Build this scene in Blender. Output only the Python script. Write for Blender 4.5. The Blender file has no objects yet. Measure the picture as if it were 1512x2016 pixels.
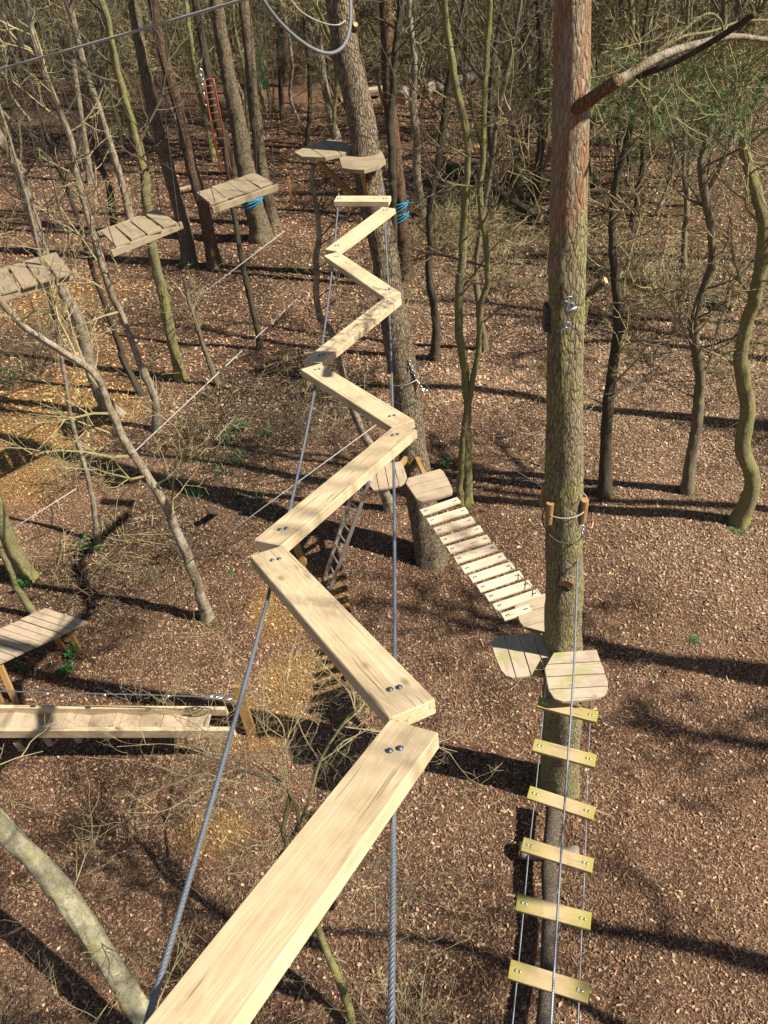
import bpy, math, random
import numpy as np
from mathutils import Vector, Matrix
R = math.radians
C = bpy.context.scene.collection
rng = random.Random(7)
NP = np.random.RandomState(5)

# ------------------------------------------------------------------ camera, light, exposure
H = 11.0                                   # eye height above the forest floor (m)
F_PX, PITCH, ROLL = 1514.0, R(43.0), R(-6.0)
cam_d = bpy.data.cameras.new('camera')
cam_d.sensor_fit = 'VERTICAL'; cam_d.sensor_height = 32.0
cam_d.lens = 32.0 * F_PX / 2016.0
cam_d.clip_start = 0.05; cam_d.clip_end = 1500
cam = bpy.data.objects.new('camera', cam_d); C.objects.link(cam)
_r0, _u0, _f0 = Vector((1, 0, 0)), Vector((0, math.sin(PITCH), math.cos(PITCH))), Vector((0, math.cos(PITCH), -math.sin(PITCH)))
_c, _s = math.cos(ROLL), math.sin(ROLL)
_right = _r0 * _c + _u0 * _s; _up = _u0 * _c - _r0 * _s
_m = Matrix((_right, _up, -_f0)).transposed().to_4x4(); _m.translation = (0, 0, H)
cam.matrix_world = _m
bpy.context.scene.camera = cam

SUN_EL, SUN_DIR = R(47), R(-21)            # sun stands to the right and a little behind
w = bpy.data.worlds.new('World'); bpy.context.scene.world = w; w.use_nodes = True
nt = w.node_tree; bg = nt.nodes['Background']
sky = nt.nodes.new('ShaderNodeTexSky'); sky.sky_type = 'NISHITA'; sky.sun_disc = False
sky.sun_elevation = SUN_EL; sky.sun_rotation = math.pi / 2 - SUN_DIR
sky.air_density = 1.0; sky.dust_density = 1.2
nt.links.new(sky.outputs[0], bg.inputs[0]); bg.inputs[1].default_value = 0.05
sd = bpy.data.lights.new('sun', 'SUN'); sd.energy = 5.0; sd.angle = R(0.53); sd.color = (1.0, 0.94, 0.82)
sun = bpy.data.objects.new('sun', sd); C.objects.link(sun)
_sv = Vector((math.cos(SUN_EL) * math.cos(SUN_DIR), math.cos(SUN_EL) * math.sin(SUN_DIR), math.sin(SUN_EL)))
sun.rotation_euler = _sv.to_track_quat('Z', 'Y').to_euler(); sun.location = (20, -8, 30)
vs = bpy.context.scene.view_settings
vs.view_transform = 'Standard'; vs.look = 'None'; vs.gamma = 1; vs.use_curve_mapping = False
vs.exposure = 0.75
bpy.context.scene.cycles.max_bounces = 5
bpy.context.scene.cycles.diffuse_bounces = 3
bpy.context.scene.cycles.glossy_bounces = 2

# ------------------------------------------------------------------ where things stand (surveyed from the photo)
def ray(px, py):
    x = (px - 756) / F_PX; y = -(py - 1008) / F_PX
    x, y = _c * x - _s * y, _s * x + _c * y
    return np.array([x, math.cos(PITCH) + y * math.sin(PITCH), -math.sin(PITCH) + y * math.cos(PITCH)])
def U(px, py, z=0.0):                      # the point at height z
    d = ray(px, py); return d * ((z - H) / d[2]) + np.array([0, 0, H])
def V(px, py, Y):                          # the point at distance Y
    d = ray(px, py); return d * (Y / d[1]) + np.array([0, 0, H])

# ------------------------------------------------------------------ value noise
_tab = NP.rand(256, 256)
def vn(x, y, s=1.0, seed=0):
    x = np.asarray(x, float) * s + seed * 17.3; y = np.asarray(y, float) * s + seed * 9.1
    xi = np.floor(x).astype(int); yi = np.floor(y).astype(int); fx = x - xi; fy = y - yi
    fx = fx * fx * (3 - 2 * fx); fy = fy * fy * (3 - 2 * fy)
    a = _tab[xi & 255, yi & 255]; b = _tab[(xi + 1) & 255, yi & 255]
    c = _tab[xi & 255, (yi + 1) & 255]; d = _tab[(xi + 1) & 255, (yi + 1) & 255]
    return (a * (1 - fx) + b * fx) * (1 - fy) + (c * (1 - fx) + d * fx) * fy
def fbm(x, y, s, seed=0):
    return vn(x, y, s, seed) * .55 + vn(x, y, s * 2.1, seed + 1) * .3 + vn(x, y, s * 4.3, seed + 2) * .15
def gz(x, y):
    return (fbm(x, y, .5, 3) - .5) * .16 + (vn(x, y, 2.6, 5) - .5) * .035 

# ------------------------------------------------------------------ mesh builder
class MB:
    def __init__(s): s.v = []; s.f = []; s.n = 0; s.col = []
    def add(s, verts, faces, col=None):
        verts = np.asarray(verts, float); s.v.append(verts)
        s.f += [tuple(i + s.n for i in f) for f in faces]; s.n += len(verts)
        if col is not None: s.col.append(np.tile(col, (len(verts), 1)))
    def box(s, c, size, X=(1, 0, 0), Z=(0, 0, 1), bev=0.0):
        X = Vector(X).normalized(); Z = Vector(Z).normalized(); Y = Z.cross(X).normalized(); Z = X.cross(Y)
        a, b, d = size[0] / 2, size[1] / 2, size[2] / 2
        M = np.array([X, Y, Z])
        if bev <= 0:
            L = np.array([(i * a, j * b, k * d) for k in (-1, 1) for j in (-1, 1) for i in (-1, 1)])
            F = [(0, 2, 3, 1), (4, 5, 7, 6), (0, 1, 5, 4), (1, 3, 7, 5), (3, 2, 6, 7), (2, 0, 4, 6)]
        else:
            pr = lambda q: [(-a + q, -b), (a - q, -b), (a, -b + q), (a, b - q), (a - q, b), (-a + q, b), (-a, b - q), (-a, -b + q)]
            L = []
            for k, q, sh in ((-d, bev * 1.6, bev), (-d + bev, bev, 0), (d - bev, bev, 0), (d, bev * 1.6, bev)):
                for (x, y) in pr(q):
                    L.append((x - math.copysign(sh, x), y - math.copysign(sh, y), k))
            L = np.array(L); F = [tuple(range(7, -1, -1)), tuple(range(24, 32))]
            for r_ in range(3):
                for i in range(8):
                    j = (i + 1) % 8; F.append((r_ * 8 + i, r_ * 8 + j, r_ * 8 + 8 + j, r_ * 8 + 8 + i))
        s.add(L @ M + np.asarray(c, float), F)
    def tube(s, pts, rad, sides=6, cap=True, prof=None, twist=0.0):
        P = np.asarray(pts, float); n = len(P); rad = np.broadcast_to(np.asarray(rad, float), (n,))
        T = np.empty_like(P); T[1:-1] = P[2:] - P[:-2]; T[0] = P[1] - P[0]; T[-1] = P[-1] - P[-2]
        T /= np.linalg.norm(T, axis=1)[:, None] + 1e-9
        m = T.mean(0); ref = np.zeros(3); ref[int(np.argmin(np.abs(m)))] = 1
        A = np.cross(T, ref); A /= np.linalg.norm(A, axis=1)[:, None] + 1e-9; B = np.cross(T, A)
        th = np.arange(sides) * 2 * math.pi / sides
        if twist:
            d = np.concatenate([[0], np.cumsum(np.linalg.norm(np.diff(P, axis=0), axis=1))])
            th = th[None, :] + (d * twist)[:, None]
        else: th = np.broadcast_to(th, (n, sides))
        pr = np.ones((n, sides)) if prof is None else prof
        VV = P[:, None, :] + (A[:, None, :] * np.cos(th)[..., None] + B[:, None, :] * np.sin(th)[..., None]) * (rad[:, None] * pr)[..., None]
        F = []
        for i in range(n - 1):
            o = i * sides
            for j in range(sides):
                k = (j + 1) % sides; F.append((o + j, o + sides + j, o + sides + k, o + k))
        if cap: F.append(tuple(range(sides))); F.append(tuple(range((n - 1) * sides + sides - 1, (n - 1) * sides - 1, -1)))
        s.add(VV.reshape(-1, 3), F)
    def mesh(s, name, mat, smooth=False):
        me = bpy.data.meshes.new(name)
        vv = np.concatenate(s.v) if s.v else np.zeros((0, 3))
        lt = np.fromiter((len(f) for f in s.f), int, len(s.f))
        li = np.fromiter((i for f in s.f for i in f), int, int(lt.sum()))
        me.vertices.add(len(vv)); me.vertices.foreach_set('co', vv.ravel())
        me.loops.add(len(li)); me.loops.foreach_set('vertex_index', li)
        me.polygons.add(len(lt)); me.polygons.foreach_set('loop_start', np.concatenate([[0], np.cumsum(lt)[:-1]]))
        if s.col:
            ca = me.color_attributes.new('tone', 'FLOAT_COLOR', 'POINT')
            cc = np.concatenate(s.col); ca.data.foreach_set('color', np.concatenate([cc, np.ones((len(cc), 1))], 1).ravel())
        me.update(calc_edges=True)
        me.polygons.foreach_set('use_smooth', np.full(len(lt), bool(smooth)))
        me.materials.append(mat); return me
    def build(s, name, mat, parent=None, smooth=False, loc=(0, 0, 0)):
        o = bpy.data.objects.new(name, s.mesh(name, mat, smooth)); C.objects.link(o)
        if parent: o.parent = parent
        o.location = loc; return o

def thing(name, loc, label, cat, group=None):
    o = bpy.data.objects.new(name, None); C.objects.link(o); o.location = Vector(loc)
    o.empty_display_size = .1; o['label'] = label; o['category'] = cat
    if group: o['group'] = group
    return o
def tag(o, label, cat, group=None, kind=None):
    if kind: o['kind'] = kind
    if label: o['label'] = label
    if cat: o['category'] = cat
    if group: o['group'] = group
    return o
def obj(name, me, parent, M):
    o = bpy.data.objects.new(name, me); C.objects.link(o)
    if parent: o.parent = parent
    o.matrix_basis = M; return o
def frame(c, X, Z=(0, 0, 1), base=(0, 0, 0)):
    X = Vector(X).normalized(); Z = Vector(Z); Y = Z.cross(X).normalized(); Z = X.cross(Y)
    M = Matrix((X, Y, Z)).transposed().to_4x4(); M.translation = Vector(c) - Vector(base); return M
def smoothpts(P, per=5):
    P = [np.asarray(p, float) for p in P]; Q = []
    E_ = [2 * P[0] - P[1]] + P + [2 * P[-1] - P[-2]]
    for i in range(1, len(E_) - 2):
        a, b, c, d = E_[i - 1:i + 3]
        for k in range(per):
            t = k / per
            Q.append(.5 * ((2 * b) + (-a + c) * t + (2 * a - 5 * b + 4 * c - d) * t * t + (-a + 3 * b - 3 * c + d) * t ** 3))
    Q.append(P[-1]); return np.array(Q)

# ------------------------------------------------------------------ materials
class NT:
    def __init__(s, name, rough=.8, spec=.3):
        s.m = bpy.data.materials.new(name); s.m.use_nodes = True; s.t = s.m.node_tree
        s.b = s.t.nodes['Principled BSDF']; s.b.inputs['Roughness'].default_value = rough
        s.b.inputs['Specular IOR Level'].default_value = spec
    def n(s, typ, **kw):
        o = s.t.nodes.new('ShaderNode' + typ)
        for k, v in kw.items():
            if k in o.inputs: o.inputs[k].default_value = v
            else: setattr(o, k, v)
        return o
    def l(s, a, b): s.t.links.new(a, b)
    def coord(s, scale=(1, 1, 1), out='Object', rand=False):
        tc = s.n('TexCoord'); mp = s.n('Mapping'); mp.inputs['Scale'].default_value = scale
        s.l(tc.outputs[out], mp.inputs[0])
        if rand:
            oi = s.n('ObjectInfo'); cx = s.n('CombineXYZ')
            m1 = s.n('Math', operation='MULTIPLY'); m1.inputs[1].default_value = 37.0; s.l(oi.outputs['Random'], m1.inputs[0])
            for i in range(3): s.l(m1.outputs[0], cx.inputs[i])
            s.l(cx.outputs[0], mp.inputs['Location'])
        return mp.outputs[0]
    def noise(s, vec, scale, detail=4, rough=.6, dist=0):
        o = s.n('TexNoise'); o.inputs['Scale'].default_value = scale; o.inputs['Detail'].default_value = detail
        o.inputs['Roughness'].default_value = rough; o.inputs['Distortion'].default_value = dist; s.l(vec, o.inputs['Vector']); return o.outputs['Fac']
    def ramp(s, fac, stops, interp='LINEAR'):
        o = s.n('ValToRGB'); e = o.color_ramp; e.interpolation = interp
        while len(e.elements) < len(stops): e.elements.new(.5)
        for el, (p, c) in zip(e.elements, stops):
            el.position = p; el.color = (c, c, c, 1) if not hasattr(c, '__len__') else (*c, 1)
        s.l(fac, o.inputs[0]); return o.outputs[0]
    def mix(s, fac, a, b, mode='MIX'):
        o = s.n('Mix', data_type='RGBA', blend_type=mode)
        for v, i in ((fac, 0), (a, 6), (b, 7)):
            if hasattr(v, 'node'): s.l(v, o.inputs[i])
            elif i == 0: o.inputs[0].default_value = v
            else: o.inputs[i].default_value = (*v, 1)
        return o.outputs[2]
    def bump(s, h, strength=.5, dist=.01, prev=None):
        o = s.n('Bump'); o.inputs['Strength'].default_value = strength; o.inputs['Distance'].default_value = dist
        s.l(h, o.inputs['Height'])
        if prev: s.l(prev, o.inputs['Normal'])
        return o.outputs[0]
    def done(s, col, normal=None):
        if hasattr(col, 'node'): s.l(col, s.b.inputs['Base Color'])
        else: s.b.inputs['Base Color'].default_value = (*col, 1)
        if normal: s.l(normal, s.b.inputs['Normal'])
        return s.m

def timber(name, light, dark, edge=None, saw=.5, knots=True, stain=None):
    t = NT(name, .75, .25); co = t.coord((1, 1, 1), rand=True)
    st = t.n('Mapping'); st.inputs['Scale'].default_value = (.55, 5, 5); t.l(co, st.inputs[0])
    # growth rings: contour lines of a stretched noise field, so they open into cathedrals
    fld = t.noise(st.outputs[0], 1.3, 2, .45, .3)
    mu = t.n('Math', operation='MULTIPLY'); mu.inputs[1].default_value = 150.0; t.l(fld, mu.inputs[0])
    sn = t.n('Math', operation='SINE'); t.l(mu.outputs[0], sn.inputs[0])
    ring = t.ramp(sn.outputs[0], [(.0, 0.0), (.75, .55), (1.0, 1.0)])
    fine_m = t.n('Mapping'); fine_m.inputs['Scale'].default_value = (5, 150, 150); t.l(co, fine_m.inputs[0])
    fine = t.noise(fine_m.outputs[0], 1.0, 3, .6)
    wide_m = t.n('Mapping'); wide_m.inputs['Scale'].default_value = (1.2, 22, 22); t.l(co, wide_m.inputs[0])
    wide = t.noise(wide_m.outputs[0], 1.0, 3, .6)
    fac = t.mix(.5, t.mix(.3, wide, ring), fine)
    fac = t.ramp(fac, [(.25, 0.0), (.7, 1.0)])
    c = t.mix(fac, dark, light)
    big = t.ramp(t.noise(co, 2.6, 5, .65), [(.3, .66), (.5, .96), (.7, 1.06)])
    c = t.mix(1.0, c, big, 'MULTIPLY')
    ck_m = t.n('Mapping'); ck_m.inputs['Scale'].default_value = (2.2, 60, 60); t.l(co, ck_m.inputs[0])
    ck = t.ramp(t.noise(ck_m.outputs[0], 1.0, 2, .5, .4), [(.31, .75), (.37, 0.0)]); c = t.mix(ck, c, tuple(x * .35 for x in dark))
    if knots:
        vo = t.n('TexVoronoi', feature='F1'); vm = t.n('Mapping'); vm.inputs['Scale'].default_value = (2.8, 5.5, 0); t.l(co, vm.inputs[0])
        t.l(vm.outputs[0], vo.inputs['Vector']); vo.inputs['Scale'].default_value = 1.0
        k = t.ramp(vo.outputs['Distance'], [(.045, .9), (.075, .5), (.12, 0.0)])
        c = t.mix(k, c, tuple(x * .55 for x in dark))
    if edge:
        tc = t.n('TexCoord'); sp = t.n('SeparateXYZ'); t.l(tc.outputs['Object'], sp.inputs[0])
        ab = t.n('Math', operation='ABSOLUTE'); t.l(sp.outputs[0], ab.inputs[0])
        nz = t.noise(co, 4, 3); ad = t.n('Math', operation='MULTIPLY_ADD'); t.l(nz, ad.inputs[0]); ad.inputs[1].default_value = .5; t.l(ab.outputs[0], ad.inputs[2])
        g = t.ramp(ad.outputs[0], [(.34, 0.0), (.6, .85)])
        c = t.mix(g, c, edge)
    if stain:
        s2 = t.ramp(t.noise(co, 3.3, 4), [(.5, 0.0), (.66, .75)]); c = t.mix(s2, c, stain)
    sw = t.n('Mapping'); sw.inputs['Scale'].default_value = (1, .12, 1); sw.inputs['Rotation'].default_value = (0, 0, .2); t.l(co, sw.inputs[0])
    w2 = t.n('TexWave', wave_type='BANDS', bands_direction='X'); w2.inputs['Scale'].default_value = 38; w2.inputs['Distortion'].default_value = 1.5
    t.l(sw.outputs[0], w2.inputs['Vector'])
    c = t.mix(saw * .06, c, w2.outputs['Color'], 'MULTIPLY')
    b1 = t.bump(fine, .25, .003); b2 = t.bump(w2.outputs['Fac'], saw * .14, .002, b1)
    b3 = t.bump(ring, .05, .002, b2)
    return t.done(c, b3)
M_plank = timber('fresh_sawn_larch', (.78, .62, .395), (.56, .40, .225), saw=.45)
M_deck = timber('weathered_pine_deck', (.53, .41, .285), (.40, .30, .20), saw=.4, stain=(.44, .36, .24))
M_deck_moss = timber('pine_deck_with_algae', (.56, .45, .33), (.45, .35, .25), saw=.4, stain=(.30, .30, .10))
M_rung = timber('green_treated_rung', (.56, .42, .23), (.47, .34, .18), edge=(.34, .30, .06), saw=.3)
M_treated = timber('honey_treated_post', (.46, .28, .11), (.34, .19, .07), saw=.2)
M_slat = timber('bright_bridge_slat', (.80, .64, .46), (.68, .52, .35), saw=.3, knots=False)
M_step = timber('greyed_step_board', (.40, .315, .205), (.28, .215, .135), saw=.4)

def bark(name, base, dark, moss=None, moss_amt=.5, crack=1.0, sc=1.0, top=None, top_h=(6, 8), white=None):
    t = NT(name, .9, .15); co = t.coord((1, 1, 1)); 
    nz = t.n('TexNoise'); nz.inputs['Scale'].default_value = 5 * sc; nz.inputs['Detail'].default_value = 4; t.l(co, nz.inputs['Vector'])
    wm = t.n('Mix', data_type='RGBA', blend_type='ADD'); wm.inputs[0].default_value = .07 / sc
    t.l(co, wm.inputs[6]); t.l(nz.outputs['Color'], wm.inputs[7])
    mp = t.n('Mapping'); mp.inputs['Scale'].default_value = (1, 1, .2); t.l(wm.outputs[2], mp.inputs[0])
    vo = t.n('TexVoronoi', feature='DISTANCE_TO_EDGE'); vo.inputs['Scale'].default_value = 38 * sc; vo.inputs['Randomness'].default_value = 1.0; t.l(mp.outputs[0], vo.inputs['Vector'])
    brk = t.noise(mp.outputs[0], 22 * sc, 3); ad_ = t.n('Math', operation='MULTIPLY_ADD'); ad_.inputs[1].default_value = .22
    sb_ = t.n('Math', operation='SUBTRACT'); t.l(brk, sb_.inputs[0]); sb_.inputs[1].default_value = .5; t.l(sb_.outputs[0], ad_.inputs[0]); t.l(vo.outputs['Distance'], ad_.inputs[2])
    cr = t.ramp(ad_.outputs[0], [(.0, 0.0), (.05, .55), (.2, 1.0)])
    f2 = t.noise(mp.outputs[0], 60 * sc, 4, .7)
    c = t.mix(t.ramp(f2, [(.32, 0.0), (.66, 1.0)]), tuple(x * .5 for x in base), tuple(x * 1.4 for x in base))
    if moss:
        mm = t.n('Mapping'); mm.inputs['Scale'].default_value = (1, 1, .45); t.l(co, mm.inputs[0])
        mn = t.ramp(t.noise(mm.outputs[0], 5.5, 7, .75), [(.66 - .26 * moss_amt, 0.0), (.8 - .2 * moss_amt, .8)])
        mc = t.mix(t.noise(co, 40, 3), tuple(x * .45 for x in moss), tuple(x * 1.45 for x in moss))
        c = t.mix(mn, c, mc)
    if top:
        tc = t.n('TexCoord'); sp = t.n('SeparateXYZ'); t.l(tc.outputs['Object'], sp.inputs[0])
        mr = t.n('MapRange'); mr.inputs['From Min'].default_value = top_h[0]; mr.inputs['From Max'].default_value = top_h[1]; t.l(sp.outputs[2], mr.inputs['Value'])
        a2 = t.n('Math', operation='MULTIPLY_ADD'); t.l(t.noise(co, 2.2, 4), a2.inputs[0]); a2.inputs[1].default_value = 1.4
        sb = t.n('Math', operation='SUBTRACT'); t.l(mr.outputs[0], sb.inputs[0]); sb.inputs[1].default_value = .7; t.l(sb.outputs[0], a2.inputs[2])
        tf = t.ramp(a2.outputs[0], [(.35, 0.0), (.65, 1.0)])
        flake = t.mix(t.ramp(t.noise(mp.outputs[0], 14, 3), [(.42, 0.0), (.55, 1.0)]), top, (.36, .27, .18))
        c = t.mix(tf, c, flake)
    if white:
        wn = t.ramp(t.noise(co, 6.0 * sc, 6, .75), [(.44, 0.0), (.58, .9)]); c = t.mix(wn, c, white)
    ck = t.ramp(cr, [(0, crack * .8), (1, 0.0)])
    if top: ck = t.mix(t.mix(1.0, tf, (.7, .7, .7), 'MULTIPLY'), ck, (0, 0, 0))
    c = t.mix(ck, c, dark)
    b = t.bump(cr, 1.0 * crack, .022 / sc); b = t.bump(t.noise(mp.outputs[0], 18 * sc, 5, .7), .9, .03, b); b = t.bump(f2, .6, .008, b)
    return t.done(c, b)
M_pine = bark('scots_pine_bark', (.29, .235, .15), (.05, .038, .024), moss=(.36, .345, .12), moss_amt=.85, crack=.7, top=(.36, .20, .115), top_h=(7.7, 9.8))
M_pine2 = bark('ridged_pine_bark', (.27, .21, .14), (.045, .032, .022), moss=(.28, .26, .09), moss_amt=.45, sc=.9)
M_pine_red = bark('red_brown_pine_bark', (.22, .135, .085), (.035, .024, .018), moss=(.16, .15, .05), moss_amt=.2)
M_mossy = bark('mossy_green_bark', (.27, .235, .13), (.06, .05, .03), moss=(.34, .33, .08), moss_amt=.85, crack=.5, sc=1.6)
M_dark = bark('dark_smooth_bark', (.10, .08, .055), (.03, .025, .02), moss=(.14, .14, .05), moss_amt=.4, crack=.5, sc=1.6)
M_birch = bark('birch_bark', (.26, .20, .13), (.06, .045, .035), moss=(.26, .26, .1), moss_amt=.35, crack=.35, sc=1.3, white=(.44, .38, .29))
M_grey = bark('grey_lichen_bark', (.22, .18, .12), (.07, .06, .045), moss=(.25, .25, .09), moss_amt=.6, crack=.5, sc=1.5)
def plain(name, col, rough=.8, metal=0, spec=.3, var=.3, sc=20):
    t = NT(name, rough, spec); t.b.inputs['Metallic'].default_value = metal
    co = t.coord(); n_ = t.ramp(t.noise(co, sc, 4), [(.3, 1 - var), (.7, 1 + var)])
    return t.done(t.mix(1.0, col, n_, 'MULTIPLY'), t.bump(t.noise(co, sc * 3, 3), .2, .003))
M_twig_y = plain('twig_bark_olive', (.29, .245, .12))
M_twig_d = plain('twig_bark_dark', (.12, .095, .06))
M_twig_t = plain('thicket_bark', (.15, .13, .065))
M_twig_p = plain('twig_bark_pale', (.34, .28, .15))
M_steel = plain('galvanised_cable', (.33, .36, .40), .5, .75, .5, .12, 60)
M_steelb = plain('zinc_fitting', (.62, .63, .64), .3, .9, .5, .12, 60)
M_bolt = plain('blue_zinc_bolt', (.13, .16, .21), .5, .8, .5, .15, 90)
M_alu = plain('aluminium', (.62, .62, .6), .38, .8, .5, .1, 20)
M_rope = plain('grey_white_rope', (.40, .38, .34), .8, 0, .3, .2, 80)
M_hose = plain('grey_sling_cover', (.15, .16, .16), .6, 0, .4, .12, 30)
M_dkrope = plain('dark_rope', (.07, .065, .06), .8)
M_blue = plain('blue_strap', (.02, .26, .42), .55, 0, .4, .2, 30)
M_orange = plain('orange_ladder_paint', (.30, .085, .04), .6, 0, .4, .2, 20)
M_green = plain('green_plastic', (.03, .22, .09), .5, 0, .4, .15, 12)
M_log = bark('old_log_bark', (.15, .12, .09), (.04, .03, .025), moss=(.1, .12, .09), moss_amt=.5, crack=.6, sc=.8)
M_cut = plain('sawn_log_end', (.5, .33, .18), .8, 0, .2, .25, 30)
M_bare = plain('bare_grey_log', (.22, .19, .155), .8, 0, .2, .35, 9)
def leafmat(name, a, b, rough=.6):
    t = NT(name, rough, .3); g = t.n('NewGeometry'); c = t.mix(g.outputs['Random Per Island'], a, b)
    return t.done(c)
M_needle = leafmat('pine_needles', (.07, .11, .035), (.19, .24, .09))
M_ever = leafmat('evergreen_leaf', (.03, .06, .02), (.10, .14, .04))
M_holly = leafmat('holly_leaf', (.03, .1, .03), (.06, .2, .05), .3)
M_daff = leafmat('daffodil_leaf', (.07, .17, .06), (.13, .26, .1))
M_bramble = leafmat('bramble_leaf', (.09, .1, .03), (.22, .19, .07))
def tonemat(name, rough=.85):
    t = NT(name, rough, .2); a = t.n('VertexColor'); a.layer_name = 'tone'; return t.done(a.outputs['Color'])
M_litter = tonemat('chips_and_leaf_litter')

# ------------------------------------------------------------------ ground
def ell(x, y, px, py, rx, ry, soft=.5, seed=1):
    c = U(px, py); d = np.sqrt(((x - c[0]) / rx) ** 2 + ((y - c[1]) / ry) ** 2) + (fbm(x, y, .9, seed) - .5) * 1.1
    return np.clip((1 + soft / 2 - d) / soft, 0, 1)
def zones(x, y):
    fresh = np.maximum.reduce([ell(x, y, 60, 850, 2.3, 2.6), ell(x, y, 60, 590, 3.0, 1.6, .9) * .6, ell(x, y, 590, 1190, .8, .9), ell(x, y, 600, 1330, .75, .55),
                               ell(x, y, 440, 1640, .65, .36), ell(x, y, 180, 700, 1.4, 1.4, .9) * .4, ell(x, y, 520, 1420, .7, .5) * .8])
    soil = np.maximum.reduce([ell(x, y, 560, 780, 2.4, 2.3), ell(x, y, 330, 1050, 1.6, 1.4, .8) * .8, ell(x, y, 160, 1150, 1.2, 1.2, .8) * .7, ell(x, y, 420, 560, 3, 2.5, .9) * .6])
    leaf = np.maximum.reduce([ell(x, y, 1380, 800, 4.5, 5, .9), ell(x, y, 1000, 620, 3.5, 4, 1.0) * .8, ell(x, y, 480, 900, 2.2, 1.8, .8) * .6, ell(x, y, 1400, 1080, 1.6, 1.0, .8)])
    return fresh, soil, leaf
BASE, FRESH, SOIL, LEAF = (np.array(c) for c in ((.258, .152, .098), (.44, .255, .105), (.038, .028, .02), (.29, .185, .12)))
def tone(x, y):
    f, s, l = zones(x, y)
    c = (BASE[None] * (1 - l[:, None]) + LEAF[None] * l[:, None]) * (.62 + .72 * fbm(x, y, .55, 12) + .45 * (vn(x, y, 2.3, 13) - .5))[:, None]
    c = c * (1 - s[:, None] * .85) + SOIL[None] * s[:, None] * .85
    c = c * (1 - f[:, None]) + FRESH[None] * f[:, None]
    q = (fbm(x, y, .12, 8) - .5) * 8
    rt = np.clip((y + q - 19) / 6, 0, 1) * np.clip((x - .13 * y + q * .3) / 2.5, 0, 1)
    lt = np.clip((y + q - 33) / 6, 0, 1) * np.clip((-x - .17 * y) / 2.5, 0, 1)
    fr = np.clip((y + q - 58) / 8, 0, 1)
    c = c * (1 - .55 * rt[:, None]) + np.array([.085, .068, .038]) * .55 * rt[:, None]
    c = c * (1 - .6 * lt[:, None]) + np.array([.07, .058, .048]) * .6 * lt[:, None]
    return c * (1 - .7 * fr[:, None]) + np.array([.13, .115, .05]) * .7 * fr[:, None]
def ground():
    xs = np.concatenate([[-900, -400, -200, -110, -70, -50], np.arange(-38, -14, 1.0), np.arange(-14, 13, .16), np.arange(13, 38, 1.0), [50, 70, 110, 200, 400, 900]])
    ys = np.concatenate([[-900, -300, -100, -40, -20, -8], np.arange(-3, 24, .16), np.arange(24, 70, 1.2), [80, 100, 140, 220, 400, 900]])
    X, Y = np.meshgrid(xs, ys); x, y = X.ravel(), Y.ravel()
    z = gz(x, y); z[(np.abs(x) > 60) | (y > 90) | (y < -30)] = 0
    nx, ny = len(xs), len(ys)
    i = np.arange((ny - 1) * (nx - 1)); a = (i // (nx - 1)) * nx + i % (nx - 1)
    F = np.stack([a, a + 1, a + nx + 1, a + nx], 1)
    me = bpy.data.meshes.new('forest_floor'); me.vertices.add(len(x)); me.vertices.foreach_set('co', np.stack([x, y, z], 1).ravel())
    me.loops.add(F.size); me.loops.foreach_set('vertex_index', F.ravel()); me.polygons.add(len(F)); me.polygons.foreach_set('loop_start', np.arange(len(F)) * 4)
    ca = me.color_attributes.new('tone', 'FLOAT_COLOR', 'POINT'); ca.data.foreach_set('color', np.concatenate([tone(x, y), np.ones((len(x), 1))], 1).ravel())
    me.update(calc_edges=True)
    t = NT('forest_floor', .95, .1); a = t.n('VertexColor'); a.layer_name = 'tone'
    co = t.coord()
    n1 = t.ramp(t.noise(co, 42, 6, .8), [(.34, .18), (.5, .72), (.64, 1.8)])
    c = t.mix(1.0, t.mix(1.0, a.outputs['Color'], (.62, .58, .55), 'MULTIPLY'), n1, 'MULTIPLY')
    n2 = t.ramp(t.noise(co, 1.1, 4), [(.35, .72), (.65, 1.18)]); c = t.mix(1.0, c, n2, 'MULTIPLY')
    vo = t.n('TexVoronoi'); vo.inputs['Scale'].default_value = 17; t.l(co, vo.inputs['Vector'])
    sel = t.n('SeparateColor'); t.l(vo.outputs['Color'], sel.inputs[0])
    vo.inputs['Scale'].default_value = 34
    lf = t.ramp(sel.outputs[0], [(.80, 0.0), (.86, .55)])
    c = t.mix(lf, c, (.34, .23, .15))
    gn = t.ramp(t.noise(co, .28, 4), [(.56, 0.0), (.72, .4)]); c = t.mix(gn, c, (.13, .115, .05))
    me.materials.append(t.done(c, t.bump(t.noise(co, 45, 5, .8), .9, .03, t.bump(vo.outputs['Distance'], .6, .03))))
    o = bpy.data.objects.new('ground', me); C.objects.link(o); o['kind'] = 'structure'
    o['label'] = 'brown woodland floor of bark chips and leaf litter'
ground()

def in_view(x, y, pad=.6):
    """ground points the photograph could see, with a margin for a step aside"""
    vx = x; vy = y; vz = np.full_like(x, -H)
    r = np.stack([vx, vy, vz], 1)
    dx = r @ np.array(_right); du = r @ np.array(_up); df = r @ np.array(_f0)
    return (df > 0) & (np.abs(dx / df) < 756 / F_PX + .10) & (np.abs(du / df) < 1008 / F_PX + .10)

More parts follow.
